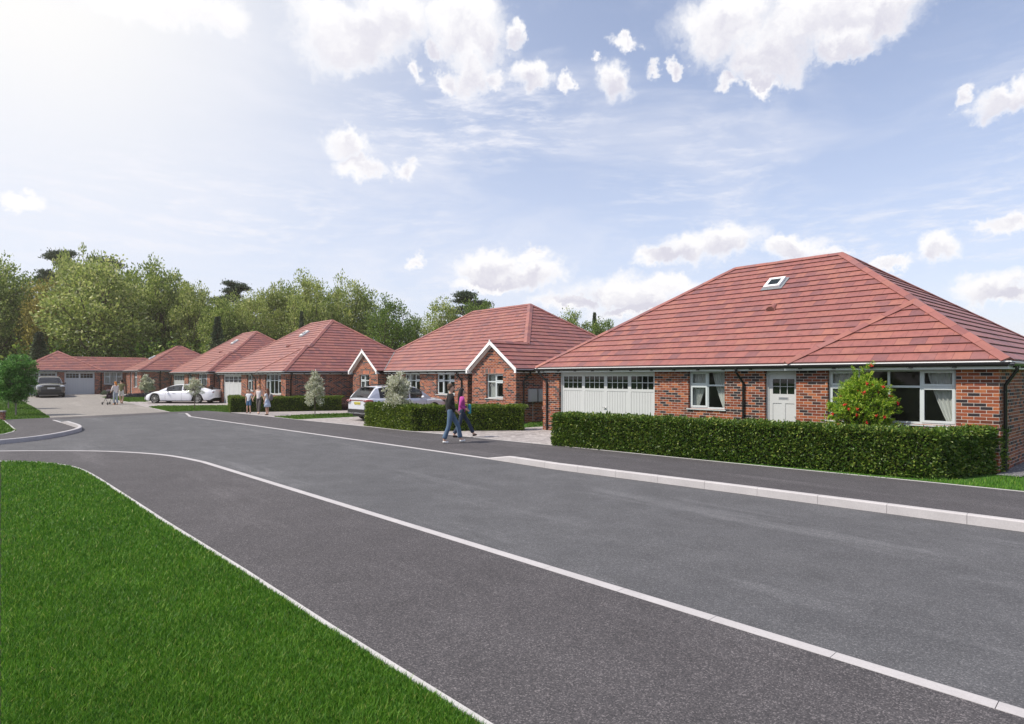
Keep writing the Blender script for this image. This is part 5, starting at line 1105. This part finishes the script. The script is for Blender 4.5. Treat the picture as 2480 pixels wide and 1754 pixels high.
OFFR = dict(H=1.80, wr=.40, axles=(-1.45, 1.50), spokes=5, tumble=.17,
    plan=[(-2.45, .85), (-2.3, .98), (0, 1.0), (1.8, 1.0), (2.2, .96), (2.4, .86), (2.5, .72)],
    bot=[(-2.45, .42), (0, .32), (2.2, .36), (2.5, .42)], belt=[(-2.45, 1.14), (0, 1.12), (1.2, 1.10), (2.0, 1.05), (2.35, .98), (2.5, .88)],
    top=[(-2.45, 1.18), (0, 1.18), (1.1, 1.20), (1.9, 1.16), (2.3, 1.08), (2.5, .94)], cabin=[(-2.35, 1.2), (-2.1, 1.70), (-1.6, 1.78), (-.4, 1.80), (.2, 1.76), (.55, 1.64), (1.35, 1.17)],
    glass=dict(side=(-1.9, .8), pillars=((-.2, -.1),), front=.38, rear=-2.05), handles=(-.9, .2), hz=.96, doors=(-1.1, -.15, .95))
ou, f_ = car('parked_car', '', (-43.35, 57.6, zg(57.6)), math.atan2(-.76, .65), OFFR, paint('grey_paint', (.085, .080, .078), .25, .3), 1.08)
tag(ou, 'dark grey off-road car facing the camera in front of the left garage door', 'car')
for sg in (1, -1):
    t_ = MB(); t_.ball((2.40, sg*.78, .93), (.13, .20, .075), 14, 8); t_.build('headlight', CLEARLENS, ou)
for z0_, z1_, y_, nm in ((.90, 1.00, .50, 'grille'), (.46, .64, .66, 'lower_grille')): b_ = MB(); b_.box(2.40, 2.525, -y_, y_, z0_, z1_); b_.build(nm, PLASTIC, ou)
plate(ou, 2.53, .77, .52, (.78, .78, .76), 1)
# ------------------------------------------------------------------ people (local x forward, y to their left)
SKIN = plain('skin', (.55, .33, .24), .5, var=.06)
def skin_obj(name, V_, E_, mat, parent, root=0, sub=1):
    me = bpy.data.meshes.new(name); me.from_pydata([v[:3] for v in V_], E_, []); me.materials.append(mat); o = bpy.data.objects.new(name, me); COL.objects.link(o); o.parent = parent
    o.modifiers.new('skin', 'SKIN'); d = me.skin_vertices[0].data
    for i, v in enumerate(V_): d[i].radius = (v[3], v[4] if len(v) > 4 else v[3]); d[i].use_root = (i == root)
    m = o.modifiers['skin']; m.use_smooth_shade = True; s_ = o.modifiers.new('sub', 'SUBSURF'); s_.levels = sub; s_.render_levels = sub+1
    return o
CL = {}
def cloth(name, col, rough=.85):
    if name not in CL: CL[name] = plain(name, col, rough, var=.22)
    return CL[name]
def person(label, loc, ang, H, j={}, top=None, sleeve='long', legs=None, leglen=1.0, shoes=None, hair=None, hstyle='short', skirt=None, group=None, child=False, flare=0, bulk=.020):
    """j overrides joints given for a 1.75 m adult"""
    root = empty('person', loc, ang); k_ = H/1.75
    J = dict(pel=(0, 0, .95), spi=(0, 0, 1.12), che=(0, 0, 1.31), nb=(0, 0, 1.45), nk=(.012, 0, 1.51), h1=(.03, 0, 1.585), h2=(.022, 0, 1.655), h3=(.012, 0, 1.70),
        sR=(0, -.175, 1.405), eR=(-.03, -.215, 1.13), wR=(.04, -.215, .89), sL=(0, .175, 1.405), eL=(-.03, .215, 1.13), wL=(.04, .215, .89),
        hR=(0, -.09, .90), kR=(.02, -.10, .50), aR=(0, -.10, .10), hL=(0, .09, .90), kL=(.02, .10, .50), aL=(0, .10, .10)); J.update(j)
    J = {a_: Vector(v) for a_, v in J.items()}
    if child:
        for a_ in ('h1', 'h2', 'h3'): J[a_] = J['nk']+(J[a_]-J['nk'])*1.12
    hs = 1.16 if child else 1.0
    R = dict(pel=.118, spi=.105, che=.118, nb=.062, nk=.050, h1=.066*hs, h2=.082*hs, h3=.060*hs, s=.052, e=.040, w=.027, h=.082, k=.055, a=.038)
    V_, E_, ix = [], [], {}
    def add(n, p, r): ix[n] = len(V_); V_.append((*(p*k_), r*k_)); return ix[n]
    for n in ('pel', 'spi', 'che', 'nb', 'nk', 'h1', 'h2', 'h3'): add(n, J[n], R[n]*(.74 if n in ('pel', 'spi', 'che') else 1))
    E_ += [(ix[a_], ix[b_]) for a_, b_ in zip(('pel', 'spi', 'che', 'nb', 'nk', 'h1', 'h2'), ('spi', 'che', 'nb', 'nk', 'h1', 'h2', 'h3'))]
    hv = (J['h2']-J['nk']); fw = j.get('face', Vector((1, 0, 0))); fw = Vector(fw).normalized()
    add('nose', J['h1']+fw*.092+Vector((0, 0, .018)), .012); E_.append((ix['h1'], ix['nose']))
    for sd_ in 'LR':
        for n, r in (('s', R['s']), ('e', R['e']), ('w', R['w'])): add(n+sd_, J[n+sd_], r)
        for n, r in (('h', R['h']*.8), ('k', R['k']), ('a', R['a'])): add(n+sd_, J[n+sd_], r)
        E_ += [(ix['che'], ix['s'+sd_]), (ix['s'+sd_], ix['e'+sd_]), (ix['e'+sd_], ix['w'+sd_]), (ix['pel'], ix['h'+sd_]), (ix['h'+sd_], ix['k'+sd_]), (ix['k'+sd_], ix['a'+sd_])]
        toe = J['a'+sd_]+Vector(j.get('toe'+sd_, (.13, 0, -.065))); add('t'+sd_, toe, .030); E_.append((ix['a'+sd_], ix['t'+sd_]))
        d = (J['w'+sd_]-J['e'+sd_]).normalized(); d = (d+Vector((.25, 0, -.2))).normalized(); pm = J['w'+sd_]+d*.07; add('p'+sd_, pm, .024); E_.append((ix['w'+sd_], ix['p'+sd_])); sdv = Vector((1, 0, 0)); sdv = (sdv-d*sdv.dot(d)).normalized(); inn = d.cross(sdv)*(1 if sd_ == 'R' else -1)
        for fi, (off, ln) in enumerate(((-.024, .055), (-.008, .066), (.008, .070), (.024, .062))):
            a_ = add('f%d%s' % (fi, sd_), pm+d*(.028+ln*.5)+sdv*off, .0085); b_ = add('g%d%s' % (fi, sd_), pm+d*(.022+ln*.9)+sdv*off*.9+inn*.018, .007); E_ += [(ix['p'+sd_], a_), (a_, b_)]
        a_ = add('th'+sd_, J['w'+sd_]+d*.045+sdv*.038, .010); b_ = add('ti'+sd_, J['w'+sd_]+d*.085+sdv*.046+inn*.01, .0085); E_ += [(ix['w'+sd_], a_), (a_, b_)]
    skin_obj('body', V_, E_, SKIN, root)
    def piece(name, parts, mat, grow=.014, rmap={}):
        VV, EE, ii = [], [], {}
        for ch in parts:
            prev = None
            for n in ch:
                key = n if isinstance(n, str) else n[0]
                if key not in ii:
                    if isinstance(n, str): p = J[n]; r = R.get(n, R.get(n[0], .05))
                    else: p, r = n[1], n[2]
                    ii[key] = len(VV); VV.append((*(p*k_), (rmap.get(key, r)+grow)*k_))
                if prev is not None: EE.append((prev, ii[key]))
                prev = ii[key]
        return skin_obj(name, VV, EE, mat, root)
    if top:
        sl = {'long': 1.0, 'short': .45, 'none': 0}[sleeve]; ch = [(('b0', J['pel']+Vector((0, 0, -.06)), .122), 'pel', 'spi', 'che', 'nb')]
        for sd_ in 'LR':
            S_, Eb, Wr = J['s'+sd_], J['e'+sd_], J['w'+sd_]
            if sl == 1: ch.append(('che', 's'+sd_, 'e'+sd_, ('c'+sd_, Eb.lerp(Wr, .92), .030)))
            elif sl > 0: ch.append(('che', 's'+sd_, ('c'+sd_, S_.lerp(Eb, .6), .052)))
            else: ch.append(('che', ('c'+sd_, J['che'].lerp(S_, .8), .05)))
        piece('top', ch, top, bulk)
    if legs:
        ch = [(('w0', J['pel']+Vector((0, 0, .10)), .108), 'pel')]
        for sd_ in 'LR':
            H_, K_, A_ = J['h'+sd_], J['k'+sd_], J['a'+sd_]
            if leglen >= 1: ch.append(('pel', 'h'+sd_, 'k'+sd_, ('c'+sd_, K_.lerp(A_, .55), .050+flare*.4), ('d'+sd_, K_.lerp(A_, .93), .045+flare)))
            else: ch.append(('pel', 'h'+sd_, ('c'+sd_, H_.lerp(K_, leglen), .078)))
        piece('trousers' if leglen >= 1 else 'shorts', ch, legs, .014)
    if skirt:
        mb = MB(); c = J['pel']*k_; mb.lathe(c+Vector((0, 0, .12*k_)), (0, 0, -1), [(.12*k_, 0), (.15*k_, .1*k_), (.19*k_, .30*k_), (.225*k_, .52*k_), (.20*k_, .52*k_)], 20); mb.build('skirt', skirt, root)
    for sd_ in 'LR':
        a_ = J['a'+sd_]; t = Vector(j.get('toe'+sd_, (.13, 0, -.065))); piece_v = [(*((a_+Vector((-.035, 0, -.055)))*k_), .040*k_), (*((a_+t*.5+Vector((0, 0, -.02)))*k_), .042*k_), (*((a_+t*1.1+Vector((0, 0, .005)))*k_), .034*k_)]
        if shoes: skin_obj('shoe', piece_v, [(0, 1), (1, 2)], shoes, root)
    hc_ = (J['h2']*.75+J['h3']*.25)*k_; s_ = k_*hs
    if hair:
        mb = MB(); back = -fw; mb.ball(hc_+back*.028*s_+Vector((0, 0, .018*s_)), (.092*s_, .090*s_, .088*s_), 16, 10)
        if hstyle in ('short',): mb.ball(hc_+back*.05*s_+Vector((0, 0, -.045*s_)), (.062*s_, .078*s_, .075*s_), 12, 8)
        if hstyle == 'bun': mb.ball(hc_+back*.05*s_+Vector((0, 0, -.03*s_)), (.07*s_, .08*s_, .07*s_), 12, 8); mb.tube([hc_+back*.09*s_, hc_+back*.13*s_+Vector((0, 0, -.05*s_)), hc_+back*.12*s_+Vector((0, 0, -.24*s_))], [.045*s_, .05*s_, .016*s_], 8)
        if hstyle == 'pony': mb.tube([hc_+back*.09*s_+Vector((0, 0, .03)), hc_+back*.12*s_+Vector((0, .05, -.06*s_)), hc_+back*.08*s_+Vector((0, .07, -.2*s_))], [.03*s_, .04*s_, .012*s_], 8)
        if hstyle == 'long': mb.tube([hc_+back*.03*s_, hc_+back*.06*s_+Vector((0, 0, -.10*s_)), hc_+back*.09*s_+Vector((0, 0, -.28*s_)), hc_+back*.12*s_+Vector((0, 0, -.50*s_))], [.088*s_, .095*s_, .085*s_, .03*s_], 10)
        mb.build('hair', hair, root)
    for sg in (-1, 1):
        e = MB(); sdv = Vector((-fw.y, fw.x, 0)); e.ball((J['h1'].lerp(J['h2'], .75)+fw*.084+sdv*sg*.028)*k_, .010*k_, 8, 6); e.build('eye', M['dark'], root)
    return tag(root, label, 'person', group)
JEANS = cloth('blue_denim', (.075, .13, .21)); BLACKC = cloth('black_cloth', (.010, .010, .011))
man = person('man in a black jumper, jeans and white shoes walking along the footway', (-1.93, 19.3, 0), math.radians(6), 1.86,
    dict(aR=(-.20, -.09, .10), kR=(-.05, -.10, .50), aL=(.30, .09, .11), kL=(.22, .09, .52), toeL=(.13, 0, -.045), eR=(-.03, -.22, 1.14), wR=(.17, -.20, .96), eL=(-.10, .22, 1.15), wL=(-.05, .22, .92), h1=(.04, 0, 1.585), pel=(.0, 0, .95)),
    BLACKC, 'long', JEANS, 1, cloth('white_shoe', (.70, .70, .70), .6), cloth('brown_hair', (.09, .055, .035)), 'short', flare=.022, bulk=.036)
wom = person('woman in a magenta cardigan and dark jeans walking on the far side of the man', (-1.72, 21.1, 0), math.radians(10), 1.69,
    dict(aR=(-.30, -.07, .11), kR=(-.08, -.08, .50), aL=(.42, .07, .12), kL=(.25, .08, .52), toeL=(.12, 0, -.03), eR=(-.08, -.20, 1.13), wR=(.12, -.17, 1.02), eL=(.02, .20, 1.13), wL=(.20, .10, 1.05)),
    cloth('magenta_knit', (.42, .055, .27)), 'long', cloth('dark_denim', (.022, .035, .065)), 1, BLACKC, cloth('black_hair', (.012, .011, .013)), 'long', flare=.018)
bag = MB(); bag.obox((.26, -.02, .98), (.05, 0, 0), (0, .12, 0), (0, 0, .16)); bo = bag.build('handbag', cloth('teal_leather', (.015, .22, .30), .5), None, bevel=.03); bo.location = (-1.72, 21.1, 0); bo.rotation_euler = (0, 0, math.radians(10)); tag(bo, 'teal bag held in front by the woman in the magenta cardigan', 'bag')
gl_ = MB(); gl_.box(.10, .125, -.06, .06, 1.535, 1.56); gl_.build('glasses', M['dark'], wom)
A90 = -math.pi/2
person('mother in a sleeveless white top and dark patterned trousers holding two children by the hand', (-14.15, 34.4, 0), A90, 1.66,
    dict(eR=(.0, -.23, 1.14), wR=(.06, -.30, .93), eL=(.0, .23, 1.14), wL=(.06, .30, .93), aR=(-.02, -.04, .10), aL=(.12, .05, .10), kL=(.10, .07, .50), kR=(.03, -.07, .5)), cloth('white_blouse', (.68, .62, .60)), 'none', cloth('patterned_trousers', (.11, .095, .09)), 1, cloth('beige_shoe', (.5, .4, .35)), cloth('reddish_blond_hair', (.42, .20, .07)), 'pony')
person('boy in a white shirt and blue shorts, left of the mother', (-15.05, 35.2, 0), A90-.15, 1.34,
    dict(eL=(.03, .24, 1.20), wL=(.08, .36, .98), eR=(0, -.24, 1.15), aR=(0, -.14, .10), aL=(0, .12, .10), kR=(.02, -.13, .5)), cloth('white_shirt', (.62, .64, .68)), 'short', cloth('blue_shorts', (.07, .16, .30)), .9, cloth('dark_shoe', (.04, .04, .04)), cloth('brown_hair', (.09, .055, .035)), 'short', child=True)
gi = person('girl with long brown hair, pale blue dress and backpack', (-13.3, 33.45, 0), math.radians(165), 1.41,
    dict(eR=(.02, -.22, 1.16), wR=(.14, -.30, 1.02), eL=(.03, .22, 1.16), wL=(.08, .20, .90), aR=(0, -.06, .10), aL=(.0, .07, .10)), cloth('white_shirt', (.62, .64, .68)), 'short', None, 1, BLACKC, cloth('long_brown_hair', (.13, .05, .03)), 'long', skirt=cloth('pale_blue_dress', (.45, .52, .66)), child=True)
bp = MB(); bp.ball((-.22, 0, .98), (.11, .14, .19), 14, 10); b2 = bp.build('backpack', cloth('grey_backpack', (.16, .14, .15)), None); b2.location = (-13.3, 33.45, 0); b2.rotation_euler = (0, 0, math.radians(165)); tag(b2, 'grey patterned backpack worn by the girl with long hair', 'bag')
zp = zg(46)
person('woman with orange hair in a white shirt pushing a pushchair, seen from behind', (-29.45, 45.7, 0), math.radians(152), 1.72,
    dict(eR=(.06, -.22, 1.15), wR=(.26, -.17, 1.02), eL=(.06, .22, 1.15), wL=(.26, .17, 1.02), aR=(-.14, -.07, .10), aL=(.08, .07, .10)), cloth('white_blouse', (.68, .62, .60)), 'long', cloth('pale_jeans', (.33, .37, .42)), 1, cloth('tan_shoe', (.48, .28, .15)), cloth('orange_hair', (.48, .17, .03)), 'bun')
person('man in an olive polo shirt and white shorts, seen from behind beside the pushchair', (-30.1, 47.4, 0), math.radians(105), 1.87,
    dict(face=(.5, .85, 0), aR=(-.06, -.07, .10), aL=(.12, .06, .10), eL=(-.02, .23, 1.13), wL=(.03, .26, .90)), cloth('olive_polo', (.17, .16, .07)), 'short', cloth('white_shorts', (.60, .58, .52)), .92, BLACKC, cloth('dark_hair', (.03, .02, .015)), 'short')
def pushchair():
    root = empty('pushchair', (-30.2, 46.05, 0), math.radians(152)); fr, K = MB(), BLACKC
    for sg in (-1, 1):
        y = sg*.22; fr.tube([(-.52, y, 1.02), (-.40, y, .95), (.30, y, .12)], .014, 6); fr.tube([(-.34, y, .10), (.12, y, .62)], .013, 6); fr.tube([(-.34, y, .10), (.30, y, .14)], .010, 6)
    fr.tube([(-.53, -.22, 1.02), (-.55, 0, 1.03), (-.53, .22, 1.02)], .018, 6); fr.build('frame', M['black'], root)
    for x in (-.36, .32):
        for sg in (-1, 1): w = MB(); w.lathe((x, sg*.24, .10), (0, sg, 0), [(0, 0), (.085, 0), (.10, .012), (.10, .035), (.085, .045), (0, .045)], 16); w.build('wheel', TYRE, root)
    st = MB(); st.add([(-.20, -.2, .92), (-.20, .2, .92), (.02, .2, .50), (.02, -.2, .50), (.28, .2, .46), (.28, -.2, .46), (-.26, -.2, .90), (-.26, .2, .90), (-.05, .2, .44), (-.05, -.2, .44)], [[0, 1, 2, 3], [3, 2, 4, 5], [6, 9, 8, 7], [0, 3, 9, 6], [1, 7, 8, 2]]); st.build('seat', cloth('dark_purple_fabric', (.05, .03, .045)), root)
    cn = MB(); P = [(-.18+.36*math.sin(a_)*math.cos(b_)*.9+.0, .24*math.sin(b_), .80+.34*math.cos(a_)) for a_ in np.linspace(-.9, 1.0, 7) for b_ in np.linspace(-1.57, 1.57, 9)]
    cn.add(P, [[i*9+k_, i*9+k_+1, (i+1)*9+k_+1, (i+1)*9+k_] for i in range(6) for k_ in range(8)], smooth=True); cn.build('canopy', cloth('dark_canopy', (.07, .055, .07)), root)
    bk = MB(); bk.ball((-.30, 0, .62), (.10, .18, .14), 12, 8); bk.build('storage_bag', cloth('dark_purple_fabric', (.05, .03, .045)), root)
    return tag(root, 'dark folding pushchair pushed by the woman with orange hair', 'pushchair')
pushchair()
# low brick wall at the left edge
lw = MB(); a_, b_ = G(-60, 1019), G(5.5, 1018.5); d_ = (b_-a_).normalized(); n_ = Vector((-d_.y, d_.x, 0)); lw.obox((a_+b_)/2+n_*.12+Vector((0, 0, .2)), d_*(b_-a_).length/2, n_*.11, Vector((0, 0, .21)))
o_ = lw.build('garden_wall', M['brick'], None); tag(o_, 'low red brick wall end at the left edge beside the young trees', 'wall'); cp = MB(); cp.obox((a_+b_)/2+n_*.12+Vector((0, 0, .435)), d_*((b_-a_).length/2+.02), n_*.13, Vector((0, 0, .022))); cp.build('coping', M['kerb'], o_)
# ------------------------------------------------------------------ air
def haze(dens):
    mb = MB(); mb.box(-260, 260, -60, 300, -1.1, 26); m = bpy.data.materials.new('haze'); m.use_nodes = True; N = m.node_tree.nodes
    for n in list(N): N.remove(n)
    out = N.new('ShaderNodeOutputMaterial'); v = N.new('ShaderNodeVolumePrincipled'); v.inputs['Color'].default_value = (1, .91, .78, 1); v.inputs['Density'].default_value = dens; v.inputs['Anisotropy'].default_value = .3
    m.node_tree.links.new(v.outputs[0], out.inputs['Volume']); m.cycles.homogeneous_volume = True if hasattr(m.cycles, 'homogeneous_volume') else None
    tag(mb.build('haze', m), kind='stuff')
haze(.0004)
